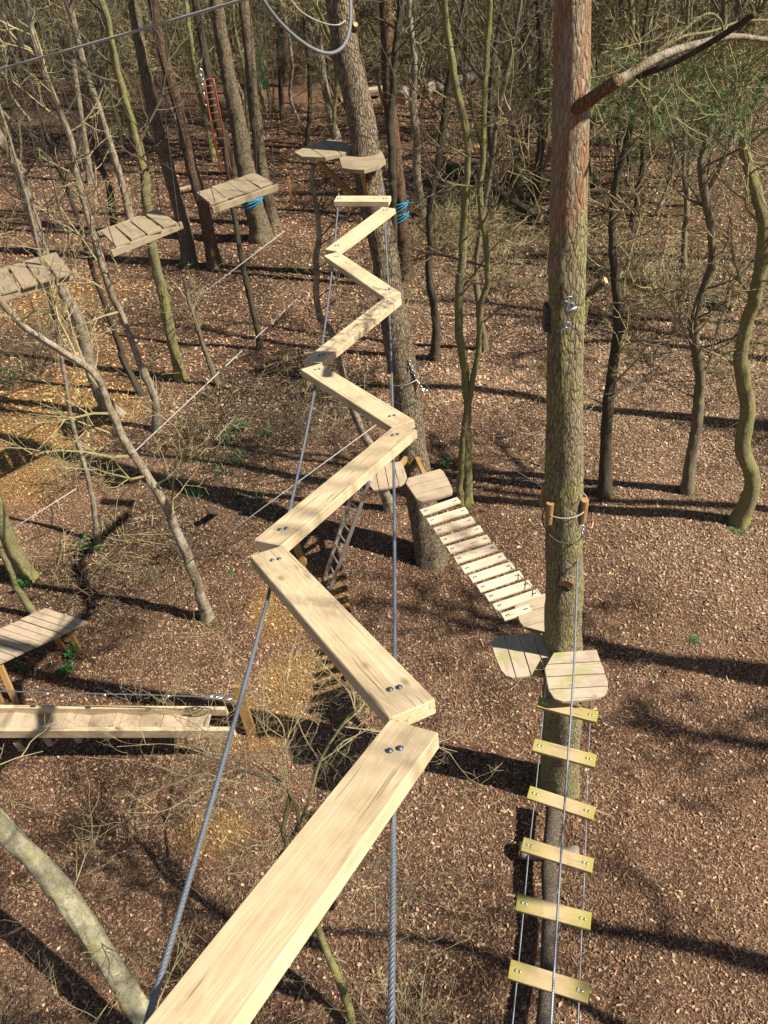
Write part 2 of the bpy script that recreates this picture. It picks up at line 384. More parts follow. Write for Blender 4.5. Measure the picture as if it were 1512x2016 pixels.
def litter(name, n, ymin, ymax, lw, label, leafy, seed):
    rs = np.random.RandomState(seed)
    x = rs.uniform(-24, 22, n * 4); y = rs.uniform(ymin, ymax, n * 4)
    k = in_view(x, y); x, y = x[k][:n], y[k][:n]; n = len(x)
    f, s, l = zones(x, y)
    if leafy:
        keep = rs.rand(n) < .12 + .88 * np.maximum(l, s * .35) ** 1.0
        x, y, f, s, l = x[keep], y[keep], f[keep], s[keep], l[keep]; n = len(x)
    L = rs.uniform(*lw[0], n); W = rs.uniform(*lw[1], n)
    th = rs.uniform(0, 2 * np.pi, n); tilt = rs.normal(0, .38, n); roll = rs.normal(0, .45, n)
    ax = np.stack([np.cos(th) * np.cos(tilt), np.sin(th) * np.cos(tilt), np.sin(tilt)], 1)
    bx = np.stack([-np.sin(th) * np.cos(roll), np.cos(th) * np.cos(roll), np.sin(roll)], 1)
    c = np.stack([x, y, gz(x, y) + .006 + rs.uniform(0, .02, n)], 1)
    a = ax * L[:, None] / 2; b = bx * W[:, None] / 2
    j = lambda: rs.uniform(.55, 1.1, n)[:, None]
    if leafy or lw[1][0] > .025:
        up_ = np.array([0, 0, 1.0]) * (L * rs.uniform(-.12, .25, n))[:, None]
        Vt = np.stack([c - a * j() * 1.25 + up_, c - b * j() * 1.2 + a * rs.uniform(-.3, .3, (n, 1)), c + a * j() * 1.25 + up_, c + b * j() * 1.2 + a * rs.uniform(-.3, .3, (n, 1))], 1).reshape(-1, 3)
    else: Vt = np.stack([c - a * j() - b * j(), c + a * j() - b * j(), c + a * j() + b * j(), c - a * j() + b * j()], 1).reshape(-1, 3)
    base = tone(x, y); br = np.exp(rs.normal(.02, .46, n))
    pale = rs.rand(n) < (.24 if not leafy else .6)
    col = base * br[:, None]
    pc = np.array([.52, .38, .25]) if leafy else np.array([.60, .40, .22])
    pcf = pc[None] * (1 - f[pale, None]) + np.array([.52, .32, .14]) * f[pale, None]
    col[pale] = pcf * rs.uniform(.5, 1.15, (pale.sum(), 1)) * (1 - .35 * s[pale, None])
    col *= rs.uniform(.92, 1.08, (n, 3)); col = np.clip(col, .01, .75)
    me = bpy.data.meshes.new(name); me.vertices.add(4 * n); me.vertices.foreach_set('co', Vt.ravel())
    me.loops.add(4 * n); me.loops.foreach_set('vertex_index', np.arange(4 * n)); me.polygons.add(n); me.polygons.foreach_set('loop_start', np.arange(n) * 4)
    ca = me.color_attributes.new('tone', 'FLOAT_COLOR', 'POINT')
    ca.data.foreach_set('color', np.concatenate([np.repeat(col, 4, 0), np.ones((4 * n, 1))], 1).ravel())
    me.update(calc_edges=True); me.materials.append(M_litter)
    o = bpy.data.objects.new(name, me); C.objects.link(o); o['kind'] = 'stuff'; o['label'] = label; o['category'] = 'ground cover'
litter('bark_chips', 380000, 1.2, 17, ((.014, .058), (.004, .012)), 'red brown bark chips covering the forest floor', False, 1)
litter('leaf_litter', 130000, 1.2, 24, ((.03, .07), (.025, .045)), 'pale dry fallen leaves scattered over the forest floor', True, 2)
litter('far_litter', 120000, 15, 42, ((.06, .13), (.03, .07)), 'loose brown litter over the far forest floor', False, 3)

litter('wood_strips', 900, 1.2, 16, ((.1, .24), (.012, .03)), 'larger pale strips of wood and bark lying on the forest floor', False, 4)
litter('curled_leaves', 14000, 1.2, 16, ((.04, .075), (.026, .045)), 'larger curled dry leaves on the forest floor', False, 5)
# ------------------------------------------------------------------ trees
def grow(mb, p, d, L, r, lvl, rg, spread=.9, up=.12, rmin=.004, dens=1.0, jit=.19):
    n = 5 if lvl < 2 else 4
    P = [np.array(p)]; D = np.array(d) / np.linalg.norm(d); kids = []
    for i in range(n):
        D = D + np.array([rg.gauss(0, jit), rg.gauss(0, jit), rg.gauss(0, jit * .8) + up]); D /= np.linalg.norm(D)
        P.append(P[-1] + D * L / n)
    r = max(r, rmin); P = np.array(P)
    mb.tube(P, np.linspace(r, max(r * .35, rmin * .6), n + 1), 5 if r > .02 else (4 if r > .009 else 3), cap=False)
    if lvl <= 0: return
    k = max(1, int(round((L * 3.4 + 2) * dens)))
    for _ in range(min(k, 9)):
        t = rg.uniform(.22, 1.0) * n; i = min(int(t), n - 1); q = P[i] + (P[i + 1] - P[i]) * (t - i)
        ax = P[i + 1] - P[i]; ax /= np.linalg.norm(ax)
        s_ = np.cross(ax, [rg.gauss(0, 1), rg.gauss(0, 1), rg.gauss(0, 1)]); s_ /= np.linalg.norm(s_) + 1e-9
        nd = ax * rg.uniform(.45, 1.0) + s_ * spread
        grow(mb, q, nd, L * rg.uniform(.38, .62), r * .5, lvl - 1, rg, spread, up, rmin, dens, jit)

def trunk_mesh(mb, P, rad, sides, rough=.04, seed=0, flare=.35, flare_h=.35):
    P = smoothpts(P, 6); n = len(P)
    d = np.concatenate([[0], np.cumsum(np.linalg.norm(np.diff(P, axis=0), axis=1))])
    r = np.interp(d / d[-1], np.linspace(0, 1, len(rad)), rad)
    r = r * (1 + flare * np.exp(-d / flare_h))
    # resample evenly
    step = max(min(rad) * 1.0, .045); m = int(min(max(d[-1] / step, 12), 260)); dd = d[-1] * np.linspace(0, 1, m) ** 1.0
    Q = np.stack([np.interp(dd, d, P[:, i]) for i in range(3)], 1); rr = np.interp(dd, d, r)
    kk = np.minimum(1, dd / .5) * np.where(rr > .1, .10, .42) * rr
    Q[:, 0] += (fbm(dd, dd * 0 + seed, 2.6, 21) - .5) * kk * 2.2; Q[:, 1] += (fbm(dd, dd * 0 + seed, 2.6, 27) - .5) * kk * 2.2
    a = np.arange(sides) * 2 * np.pi / sides
    A, D = np.meshgrid(a, dd)
    if rough > .09:
        rk = np.random.RandomState(seed + 500); kn = np.ones_like(A)
        for _ in range(int(dd[-1] * 1.6)):
            kz, ka = rk.uniform(.3, dd[-1]), rk.uniform(0, 6.28); kn += rk.uniform(.10, .30) * (1 if rr.max() < .13 else .5) * np.exp(-((D - kz) / .06) ** 2 - (np.angle(np.exp(1j * (A - ka))) / .7) ** 2)
    else: kn = 1
    pr = 1 + (vn(np.cos(A) * 1.5 + 5, D * 1.2 + np.sin(A) * 1.5, 1.0, seed) - .5) * rough * 2.2 + (vn(np.cos(A) * 4 + 9, D * 5 + np.sin(A) * 4, 1.0, seed + 3) - .5) * rough
    root = 1 + .25 * np.cos(A * 5 + seed) * np.exp(-D / (flare_h * .7)) * (1 if flare > .3 else .3)
    mb.tube(Q, rr, sides, True, pr * root * kn)
    return Q, rr

TREES = []
def tree(name, pix, wpx, mat, tmat, label, crown=None, lean=0.0, top=13.0, sides=14, cat='tree', rough=.05, flare=.35, group=None, topr=.4, tdrift=None, dz=0):
    base = U(*pix[0]); Y0 = base[1]
    pts = [base - np.array([0, 0, .18])]; wid = []
    for i, q in enumerate(pix):
        if i == 0: pp = base
        else:
            Y = Y0
            for _ in range(6): Y = Y0 + lean * V(q[0], q[1], Y)[2]
            pp = V(q[0], q[1], Y)
        if i: pts.append(pp)
        else: pts[0] = base + np.array([0, 0, -.18])
    def pxm(pp):                               # pixels per metre at a point
        return F_PX / np.dot(pp - np.array([0, 0, H]), np.array(_f0))
    r0 = wpx[0] / 2 / pxm(base); r1 = wpx[1] / 2 / pxm(pts[-1])
    rad = [r0, r0 + (r1 - r0) * .5, r1]
    z1 = pts[-1][2]
    n_in = len(pts)
    if top > z1 + .6:
        dr = pts[-1] - pts[-2]; dr = dr / max(abs(dr[2]), .2); dr = np.clip(dr, -.35, .35); dr[2] = 1
        for k in range(1, 5):
            t = k / 4 * (top - z1); pts.append(pts[n_in - 1] + dr * t * np.array([.6, .6, 1]) + np.array([rng.gauss(0, .06 * t ** .5), rng.gauss(0, .06 * t ** .5), 0]))
        fr = (z1 + .2) / (top + .2); rad = list(np.interp(np.linspace(0, 1, 8), [0, fr * .5, fr, 1], [r0, (r0 + r1) / 2, r1, r1 * topr * .6]))
    root = thing(name, base, label, cat, group)
    mb = MB(); Q, rr = trunk_mesh(mb, [p - base for p in pts], rad, sides, rough, len(TREES), flare)
    mb.build('trunk', mat, root, smooth=True)
    if crown:
        z0, nb, Lb, lv, dens = crown[:5]; away = crown[5] if len(crown) > 5 else None
        cb = MB(); rg = random.Random(len(TREES) * 7 + 3)
        zs = Q[:, 2]; ztop = zs[-1]
        dist = max(Y0, 4)
        nb = int(nb * 1.5)
        for k in range(nb):
            zz = z0 + (ztop - z0) * ((k + rg.random()) / nb) ** .9
            i = int(np.argmin(np.abs(zs - zz))); p = Q[i]; az = rg.uniform(0, 2 * math.pi)
            if away is not None: az = away + rg.gauss(0, .9)
            el = rg.uniform(.2, .9); d = np.array([math.cos(az) * math.cos(el), math.sin(az) * math.cos(el), math.sin(el)])
            L = Lb * rg.uniform(.5, 1.15) * (1 - .45 * max(0, (zz - z0) / (ztop - z0 + 1e-3)))
            grow(cb, p, d, L, min(rr[i] * .45, .008 + L * .009), lv, rg, rmin=.0024 + .00016 * dist, dens=dens)
        cb.build('crown', tmat if len(TREES) % 2 else M_twig_d, root)
    TREES.append((base[0], base[1])); return root, Q, rr, base

PINE = tree('scots_pine', [(1103, 1545), (1106, 1400), (1110, 1200), (1111, 1000), (1111, 850), (1112, 720), (1114, 600), (1119, 400), (1121, 300), (1124, 150), (1126, 0)], (74, 70), M_pine, M_twig_y,
    'tall foreground pine at right, orange above and mossy below, with platforms round its foot', None, lean=.0, top=17, sides=40, rough=.06, flare=.12)
CEN = tree('scots_pine', [(850, 1100), (815, 900), (795, 740), (770, 590), (747, 450), (728, 350), (712, 240), (690, 130), (668, 0)], (60, 52), M_pine2, M_twig_y,
    'thick ridged pine behind the zigzag bridge, leaning left, carrying two eight sided platforms', None, lean=.2, top=18, sides=36, rough=.07, flare=.2)
specs = [
 ('pine_tree', [(800, 550), (796, 500), (788, 419), (783, 350), (774, 260), (766, 200), (761, 50), (760, 0)], (27, 24), M_pine_red, M_twig_d, 'reddish pine with two bright blue straps, just right of the far bridge end', (8, 14, 2.0, 2, .7)),
 ('slender_tree', [(777, 567), (776, 478), (774, 399), (770, 290), (772, 200), (780, 75), (790, 0)], (14, 14), M_dark, M_twig_d, 'dark thin tree standing tight against the blue strapped pine', (6, 16, 1.8, 2, .8)),
 ('slender_tree', [(833, 425), (821, 350), (821, 280), (813, 200), (816, 125), (808, 50)], (16, 13), M_birch, M_twig_p, 'pale speckled young tree with its foot right of the blue strapped pine', (4, 18, 2.2, 2, .8)),
 ('slender_tree', [(853, 709), (858, 629), (846, 554), (846, 480), (848, 400), (861, 320), (873, 240), (880, 170), (905, 60)], (16, 10), M_dark, M_twig_d, 'dark crooked stem between the big ridged pine and the mossy twin stems', (3, 18, 2.0, 2, .8)),
 ('slender_tree', [(956, 689), (943, 604), (936, 529), (950, 430), (965, 330), (985, 200), (1010, 90)], (13, 8), M_grey, M_twig_y, 'thin grey stem with a pale foot, right of the dark crooked stem', (3, 20, 2.0, 2, .9)),
 ('mossy_tree', [(920, 985), (921, 854), (918, 744), (905, 654), (903, 580), (910, 504), (916, 400), (921, 320), (918, 250), (901, 190), (888, 110), (876, 30)], (17, 13), M_mossy, M_twig_y, 'yellow green mossy stem, thicker of the twin stems beside the slatted bridge', (4, 11, 1.6, 2, .8)),
 ('mossy_tree', [(906, 990), (911, 860), (928, 760), (942, 690), (946, 600), (960, 560), (955, 480), (946, 380), (951, 300), (956, 150), (964, 20)], (12, 10), M_mossy, M_twig_y, 'mossy stem that swings right, thinner of the twin stems beside the slatted bridge', (4, 11, 1.6, 2, .8)),
 ('young_tree', [(1191, 972), (1196, 824), (1206, 724), (1218, 634), (1211, 544), (1206, 490), (1208, 400), (1216, 340), (1236, 280), (1250, 190)], (24, 10), M_dark, M_twig_y, 'young tree with a mossy foot directly right of the tall foreground pine', (2.2, 20, 1.7, 2, .9)),
 ('young_tree', [(1351, 969), (1363, 884), (1378, 774), (1368, 654), (1376, 599), (1396, 534), (1401, 490), (1391, 400), (1381, 320), (1391, 280), (1411, 190), (1421, 100)], (22, 12), M_grey, M_twig_y, 'grey green young tree forking at mid height, second from the right edge', (2.2, 22, 1.8, 2, .9)),
 ('mossy_tree', [(1453, 1030), (1481, 954), (1461, 884), (1471, 804), (1458, 714), (1466, 654), (1486, 579), (1500, 504), (1501, 425), (1481, 350), (1466, 290), (1476, 225), (1501, 175)], (30, 20), M_mossy, M_twig_y, 'stout curving mossy tree close to the right edge with bright moss at its foot', (3.5, 20, 1.8, 2, .9)),
 ('slender_tree', [(1350, 530), (1348, 470), (1351, 400), (1346, 330), (1348, 250), (1350, 120)], (10, 7), M_grey, M_twig_y, 'thin straight grey stem behind the forked young tree', (2, 18, 1.6, 2, .9)),
 ('slender_tree', [(1243, 450), (1256, 370), (1266, 310), (1266, 250), (1275, 120)], (11, 7), M_dark, M_twig_y, 'short dark stem among brambles right of the tall pine', (1.5, 18, 1.8, 2, .9)),
 ('slender_tree', [(1050, 400), (1060, 320), (1066, 270), (1058, 190), (1066, 110), (1060, 20)], (16, 12), M_dark, M_twig_d, 'dark trunk seen just left of the tall foreground pine', (3, 18, 2.2, 2, .8)),
 ('slender_tree', [(1031, 395), (1016, 340), (1008, 270), (1000, 180), (990, 60)], (10, 8), M_mossy, M_twig_y, 'leaning mossy stem left of the dark trunk by the tall pine', (2, 20, 2.0, 2, .9)),
 ('birch_tree', [(235, 814), (200, 784), (175, 714), (160, 644), (125, 574), (105, 530), (85, 495), (58, 400), (38, 338), (8, 290), (-30, 200)], (24, 18), M_birch, M_twig_y, 'stout leaning birch passing behind the nearest hanging step, peeling at its foot', (4, 16, 1.8, 2, .8)),
 ('birch_tree', [(305, 849), (300, 774), (270, 704), (245, 634), (215, 564), (195, 500), (170, 410), (145, 320), (140, 280), (110, 200), (90, 150), (65, 75)], (15, 10), M_birch, M_twig_p, 'slim white birch passing just left of the middle hanging step', (3, 20, 1.6, 2, .9)),
 ('mossy_tree', [(357, 744), (330, 634), (320, 574), (300, 490), (290, 410), (280, 320), (260, 240), (240, 175), (215, 60)], (20, 14), M_mossy, M_twig_y, 'straight yellow mossy tree standing behind the middle hanging step', (5, 18, 2.0, 2, .9)),
 ('pine_tree', [(372, 518), (360, 440), (337, 358), (312, 260), (292, 180), (275, 90), (262, 0)], (27, 22), M_pine2, M_twig_d, 'broad lit pine trunk rising behind the middle hanging step', (10, 10, 2.2, 2, .7)),
 ('pine_tree', [(420, 525), (403, 415), (376, 325), (352, 215), (322, 110), (300, 0)], (25, 18), M_pine_red, M_twig_d, 'reddish brown pine trunk between the middle and far hanging steps', (10, 10, 2.2, 2, .7)),
 ('pine_tree', [(517, 472), (500, 405), (482, 330), (470, 250), (455, 180), (440, 100), (425, 0)], (40, 25), M_pine2, M_twig_d, 'thick pine with blue straps under the far hanging step', (10, 10, 2.2, 2, .7)),
 ('pine_tree', [(535, 442), (528, 390), (515, 325), (500, 210), (490, 100), (478, 0)], (25, 20), M_pine2, M_twig_d, 'pale barked pine right behind the blue strapped trunk by the far step', (10, 10, 2.2, 2, .7)),
 ('pine_tree', [(462, 345), (445, 290), (425, 225), (412, 150), (395, 60), (385, 0)], (20, 15), M_dark, M_twig_d, 'dark trunk that carries the orange ladder', (8, 10, 2.2, 2, .7)),
 ('slender_tree', [(262, 470), (255, 430), (240, 360), (215, 280), (190, 200), (165, 125), (140, 30)], (15, 11), M_birch, M_twig_y, 'thin sunlit birch left of the straight yellow mossy tree', (4, 20, 2.0, 2, .9)),
 ('slender_tree', [(176, 362), (165, 260), (150, 165), (135, 60)], (13, 10), M_birch, M_twig_y, 'far pale birch in the upper left with a dark foot', (4, 20, 2.2, 2, .9)),
 ('slender_tree', [(225, 455), (215, 370), (190, 300), (192, 200), (205, 110), (200, 20)], (13, 10), M_dark, M_twig_d, 'dark bent stem behind the slim white birch', (3, 20, 2.2, 2, .9)),
 ('slender_tree', [(512, 690), (503, 637), (485, 560), (476, 515), (460, 420), (448, 340), (440, 270)], (12, 8), M_dark, M_twig_d, 'thin dark sapling rising under the far hanging step', None),
 ('slender_tree', [(770, 1000), (735, 890), (705, 830), (675, 740), (655, 660), (640, 637), (624, 597), (622, 518), (628, 478), (626, 438), (622, 390), (613, 360), (617, 325)], (17, 9), M_birch, M_twig_d, 'crooked sapling weaving up left of the zigzag bridge', (4.0, 8, .9, 2, .8)),
 ('birch_tree', [(408, 1218), (390, 1150), (355, 1060), (320, 990), (255, 880), (215, 800), (190, 740), (120, 690), (45, 640), (0, 590), (-60, 520)], (20, 11), M_birch, M_twig_y, 'white leaning birch with a mossy foot in the left clearing', (2.5, 10, 1.7, 3, .7)),
 ('slender_tree', [(188, 1065), (182, 984), (170, 929), (145, 844), (133, 784), (120, 700), (100, 600)], (11, 6), M_birch, M_twig_y, 'thin stem with a pale foot beside the orange chip patch', (1.5, 9, 1.2, 2, .9)),
 ('slender_tree', [(430, 757), (400, 679), (375, 604), (360, 540)], (10, 6), M_grey, M_twig_y, 'short leaning sapling in the middle of the dark clearing', (1.2, 8, 1.0, 2, .8)),
 ('slender_tree', [(280, 774), (245, 714), (235, 679), (200, 579), (175, 504), (150, 420)], (12, 8), M_dark, M_twig_d, 'dark thin stem with a whitened foot beside the slim white birch', (2, 12, 1.3, 2, .9)),
 ('mossy_tree', [(52, 1140), (20, 1070), (-10, 990), (-50, 900)], (34, 24), M_mossy, M_twig_y, 'mossy trunk leaning out of the left edge above the slatted bench', (3, 8, 1.3, 2, .8)),
 ('slender_tree', [(70, 1215), (40, 1170), (10, 1100), (-30, 1030)], (13, 10), M_mossy, M_twig_y, 'thin green stem rising from behind the slatted bench', (2, 5, 1.0, 2, .8)),
 ('slender_tree', [(667, 290), (655, 240), (645, 200), (632, 120), (622, 30)], (15, 12), M_birch, M_twig_p, 'sunlit birch stem left of the leaning platform pine', (4, 16, 2.2, 2, .8)),
 ('slender_tree', [(602, 285), (610, 210), (608, 130), (600, 40)], (9, 8), M_dark, M_twig_d, 'thin dark stem behind the far left platform', (3, 16, 2.2, 2, .8)),
 ('slender_tree', [(556, 235), (552, 160), (548, 80), (545, 0)], (9, 8), M_dark, M_twig_d, 'slim dark stem right of the green bin', (3, 16, 2.4, 2, .8)),
 ('slender_tree', [(88, 503), (75, 470), (45, 380), (20, 300), (-10, 200)], (16, 12), M_mossy, M_twig_y, 'mossy stem leaning left above the nearest hanging step', (3, 18, 2.2, 2, .9)),
]
BUILT = {}
for i, (nm, px, wp, m1, m2, lb, cr) in enumerate(specs):
    b = U(*px[0]); tp = rng.uniform(11.5, 15) if b[1] > 8 else 10
    if 'sapling' in lb: tp = 0
    if 'leaning birch with' in lb: tp = 8
    if 'nearest hanging' in lb and nm == 'birch_tree': tp = 12
    BUILT[lb] = tree(nm, px, wp, m1, m2, lb, cr, top=tp, sides=22 if wp[0] > 22 else 14, rough=.12 if wp[0] > 22 else .2, flare=.55)

# ------------------------------------------------------------------ timber helpers
def beam(parent, name, mat, c, X, size, Z=(0, 0, 1), bev=.004, label=None, me=None):
    """a squared timber whose own x axis runs along the grain"""
    M = frame(c, X, Z, parent.location if parent else (0, 0, 0))
    if me is None:
        mb = MB(); mb.box((0, 0, 0), size, bev=bev); me = mb.mesh(name, mat)
    o = obj(name, me, parent, M)
    if label: o['label'] = label
    return o
def quad_board(parent, name, mat, P, thick, width=None, length=None, bev=.004):
    """board from the four corners of its top: near-left, near-right, far-right, far-left (length runs 0->3, 1->2)"""
    P = [Vector(p) for p in P]
    a = (P[0] + P[1]) / 2; b = (P[2] + P[3]) / 2; X = (b - a); L = length or X.length; X.normalize()
    Yd = ((P[0] + P[3]) / 2 - (P[1] + P[2]) / 2); W = width or Yd.length
    Z = X.cross(Yd.normalized()).normalized()
    if Z.z < 0: Z = -Z
    c = (a + b) / 2 - Z * thick / 2
    return beam(parent, name, mat, c, X, (L, W, thick), Z, bev), X, Z
def bolt_mesh(r=.0135):
    mb = MB(); mb.tube([(0, 0, -.002), (0, 0, .002), (0, 0, .0045), (0, 0, .0075), (0, 0, .009)], [r, r, r * .72, r * .6, r * .25], 12)
    return mb.mesh('bolt', M_bolt, True)
BOLT = bolt_mesh(); BOLT2 = bolt_mesh(.0145); BOLT2.materials[0] = M_steelb
def bolt_on(board, world, me=BOLT, root=None):
    inv = (Matrix.Translation(root.location) @ board.matrix_basis).inverted()
    p = inv @ Vector(world); zt = board.dimensions_z / 2 if hasattr(board, 'dimensions_z') else max(v[2] for v in board.bound_box)
    o = obj('bolt', me, board, Matrix.Translation((p.x, p.y, zt + .001))); return o
def rope(mb, pts, r, lay=.09, strands=6, step=.012):
    P = np.asarray(pts, float); d = np.concatenate([[0], np.cumsum(np.linalg.norm(np.diff(P, axis=0), axis=1))])
    m = int(d[-1] / step) + 2; dd = np.linspace(0, d[-1], m); Q = np.stack([np.interp(dd, d, P[:, i]) for i in range(3)], 1)
    sd_ = strands * 3; pr = 1 - .28 * (np.arange(sd_) % 3 == 0); pr = np.broadcast_to(pr, (m, sd_))
    mb.tube(Q, r, sd_, True, pr, twist=2 * math.pi / lay)
def sag(a, b, s, n=16):
    a, b = np.asarray(a, float), np.asarray(b, float); t = np.linspace(0, 1, n)[:, None]
    return a + (b - a) * t - np.array([0, 0, 1]) * (4 * s * t * (1 - t))
def link(mb, c, X, Z, L=.05, W=.03, r=.005):
    X = np.array(Vector(X).normalized()); Z = np.array(Vector(Z)); Y = np.cross(Z, X); Y /= np.linalg.norm(Y)
    th = np.linspace(0, 2 * math.pi, 15)
    P = np.array(c) + np.outer(np.cos(th) * L / 2, X) + np.outer(np.sin(th) * W / 2, Y)
    mb.tube(P, r, 6, False)
def chain(mb, a, b, L=.045, r=.005, wig=.01):
    a, b = np.array(a, float), np.array(b, float); D = b - a; n = max(2, int(np.linalg.norm(D) / (L * .72))); u = D / np.linalg.norm(D)
    s1 = np.cross(u, [.3, .9, .2]); s1 /= np.linalg.norm(s1); s2 = np.cross(u, s1)
    for i in range(n):
        link(mb, a + D * (i + .5) / n + s2 * wig * math.sin(i * 1.7), u, s1 if i % 2 else s2, L, L * .62, r)

# ------------------------------------------------------------------ the zigzag bridge
CA, CB, CC_ = 1.8736, .4408, -.02227
def zs(y): return H - (CA + CB * y + CC_ * y * y)
def S(px, py, off=0.0):
    y = 4.0
    for _ in range(40):
        p = U(px, py, zs(y) + off); y = .5 * y + .5 * p[1]
    return U(px, py, zs(y) + off)
ZB = U(760, 1417, 0); zz = thing('zigzag_bridge', (0.0, 5.0, zs(5)), 'long zigzag bridge of fresh timber planks climbing through the middle of the picture', 'rope bridge')
quads = {  # near edge (two corners) then far edge, in the photograph
 'B': [(768.5, 1414), (855.8, 1377.6), (554.6, 1072.6), (493.5, 1093.8)],
 'C': [(501, 1063.5), (554, 1073), (821.5, 843.9), (773, 840.7)],
 'D': [(772, 839.9), (816, 827.8), (628.6, 714.8), (592.5, 727.4)],
 'E': [(597.8, 710), (630, 714), (789.3, 586.2), (758.5, 585.4)],
 'F': [(758.4, 584.3), (788.2, 577.3), (663.2, 495), (639.4, 502.9)],
 'G': [(640.4, 491), (665, 495), (780.6, 409.7), (751.5, 407.7)]}
bolts = {'A': [(777, 1477)], 'B': [(543, 1103), (777, 1357)], 'C': [(557, 1043), (778, 857)], 'D': [(625, 728), (772, 820)], 'E': [(633, 700), (760, 594)],
         'F': [(662, 506), (763, 571)], 'G': [(664, 484), (758, 414)], 'H': [(668, 391), (758, 391)]}
def put_bolts(pl, key, axis=None):
    for q in bolts[key]:
        for s_ in (-1, 1):
            p = S(*q) + np.array([s_ * .0185, s_ * .004, 0]); bolt_on(pl, p, BOLT, zz)
# nearest plank runs out of the frame towards the viewer
a1, a2 = S(770, 1417), S(860, 1439); b1, b2 = S(288, 2016), S(452, 2016)
fa, fb = (a1 + a2) / 2, (b1 + b2) / 2; u_ = (fb - fa) / np.linalg.norm(fb - fa); wv_ = (a2 - a1); wv_ = wv_ - u_ * np.dot(wv_, u_); wv_ /= np.linalg.norm(wv_)
zA = []
for s_, e_ in ((-1, 1.75), (1, 1.75), (1, 0), (-1, 0)):
    zA.append(fa + u_ * e_ + wv_ * s_ * .1)
pl, _, _ = quad_board(zz, 'plank', M_plank, zA, .07, .2); put_bolts(pl, 'A')
for k, q in quads.items():
    pl, _, _ = quad_board(zz, 'plank', M_plank, [S(*c) for c in q], .07, .2, bev=.005); put_bolts(pl, k)
hc = [S(661, 398.5), S(768, 398.5), S(767, 383.5), S(659, 383)]
hm = [(hc[0] + hc[3]) / 2, (hc[1] + hc[2]) / 2]; yd = np.array([0, 1, 0]) * .1
pl, _, _ = quad_board(zz, 'plank', M_plank, [hm[0] + yd, hm[0] - yd, hm[1] - yd, hm[1] + yd], .07, .2); put_bolts(pl, 'H')
def cable_fit(pix, y0, y1):
    P = np.array([S(x, y, -.085) for x, y in pix]); co = np.polyfit(P[:, 1], P[:, 0], 2)
    ys = np.linspace(y0, y1, 60); return np.stack([np.polyval(co, ys), ys, zs(ys) - .085], 1)
mb = MB(); rope(mb, cable_fit([(302, 2000), (380, 1700), (480, 1350), (545, 1110), (557, 1043), (625, 735), (660, 507), (664, 395)], .05, 11.1), .0105); mb.build('support_cable', M_steel, zz, True, loc=-zz.location)
mb = MB(); rope(mb, cable_fit([(762, 2000), (776, 1600), (778, 1450), (778, 1200), (778, 1000), (777, 860), (765, 620), (762, 560), (758, 420)], .05, 11.3), .0105); mb.build('support_cable', M_steel, zz, True, loc=-zz.location)

# ------------------------------------------------------------------ platforms on the trees
def clip_poly(P, n, d, keep):
    out = []
    for i in range(len(P)):
        a, b = P[i], P[(i + 1) % len(P)]; da, db = a @ n - d, b @ n - d
        if keep * da >= 0: out.append(a)
        if da * db < 0: out.append(a + (b - a) * da / (da - db))
    return out
def platform(name, poly, z, seam, k, thick, mat, label, braces=(), group=None, tilt=0, cat='platform'):
    """poly in pixels at height z, sawn from k boards whose seams run along the pixel direction `seam`"""
    P = [U(x, y, z)[:2] for x, y in poly]; c = np.mean(P, 0)
    root = thing(name, (c[0], c[1], z), label, cat, group)
    s0, s1 = U(*seam[0], z)[:2], U(*seam[1], z)[:2]; sdv = (s1 - s0) / np.linalg.norm(s1 - s0); n = np.array([-sdv[1], sdv[0]])
    pr = [p @ n for p in P]; lo, hi = min(pr), max(pr); ed = np.linspace(lo, hi, k + 1); g = .006
    for i in range(k):
        Q = clip_poly(P, n, ed[i] + (g if i else -1), 1); 
        if len(Q) < 3: continue
        Q = clip_poly(Q, n, ed[i + 1] - (g if i < k - 1 else -1), -1)
        if len(Q) < 3: continue
        m = np.mean(Q, 0); L = np.array([[(q - m) @ sdv, (q - m) @ n] for q in Q])
        if sum(L[j][0] * L[(j + 1) % len(L)][1] - L[j][1] * L[(j + 1) % len(L)][0] for j in range(len(L))) < 0: L = L[::-1]
        nn = len(L); zt = rng.uniform(-.0015, .0015); ins = L * (1 - .006 / np.abs(L).max())
        vv = [(x, y, -thick / 2) for x, y in L] + [(x, y, thick / 2 - .004 + zt) for x, y in L] + [(x, y, thick / 2 + zt) for x, y in ins]
        ff = [tuple(range(nn - 1, -1, -1)), tuple(range(2 * nn, 3 * nn))]
        for r_ in (0, 1):
            for j in range(nn): ff.append((r_ * nn + j, r_ * nn + (j + 1) % nn, (r_ + 1) * nn + (j + 1) % nn, (r_ + 1) * nn + j))
        mb = MB(); mb.add(vv, ff); me = mb.mesh('board', mat)
        obj('board', me, root, frame((m[0], m[1], z - thick / 2), (sdv[0], sdv[1], 0), (0, 0, 1), root.location))
    for (a, b, sz) in braces:
        a, b = Vector(a), Vector(b); beam(root, 'brace', M_treated, (a + b) / 2, b - a, ((b - a).length, sz[0], sz[1]), Z=(0, 0.05, 1) if abs((b - a).normalized().z) < .9 else (0, 1, 0))
    return root, c
def at_z(Q, z): return np.array([np.interp(z, Q[:, 2], Q[:, i]) for i in range(2)])
pineQ, cenQ = PINE[1] + PINE[3], CEN[1] + CEN[3]
zP, zQ, zO = 3.5, 2.45, 7.2
tp = at_z(pineQ, zP); tq = at_z(cenQ, zQ); to = at_z(cenQ, zO - .2)
def V3(p, z): return (p[0], p[1], z)
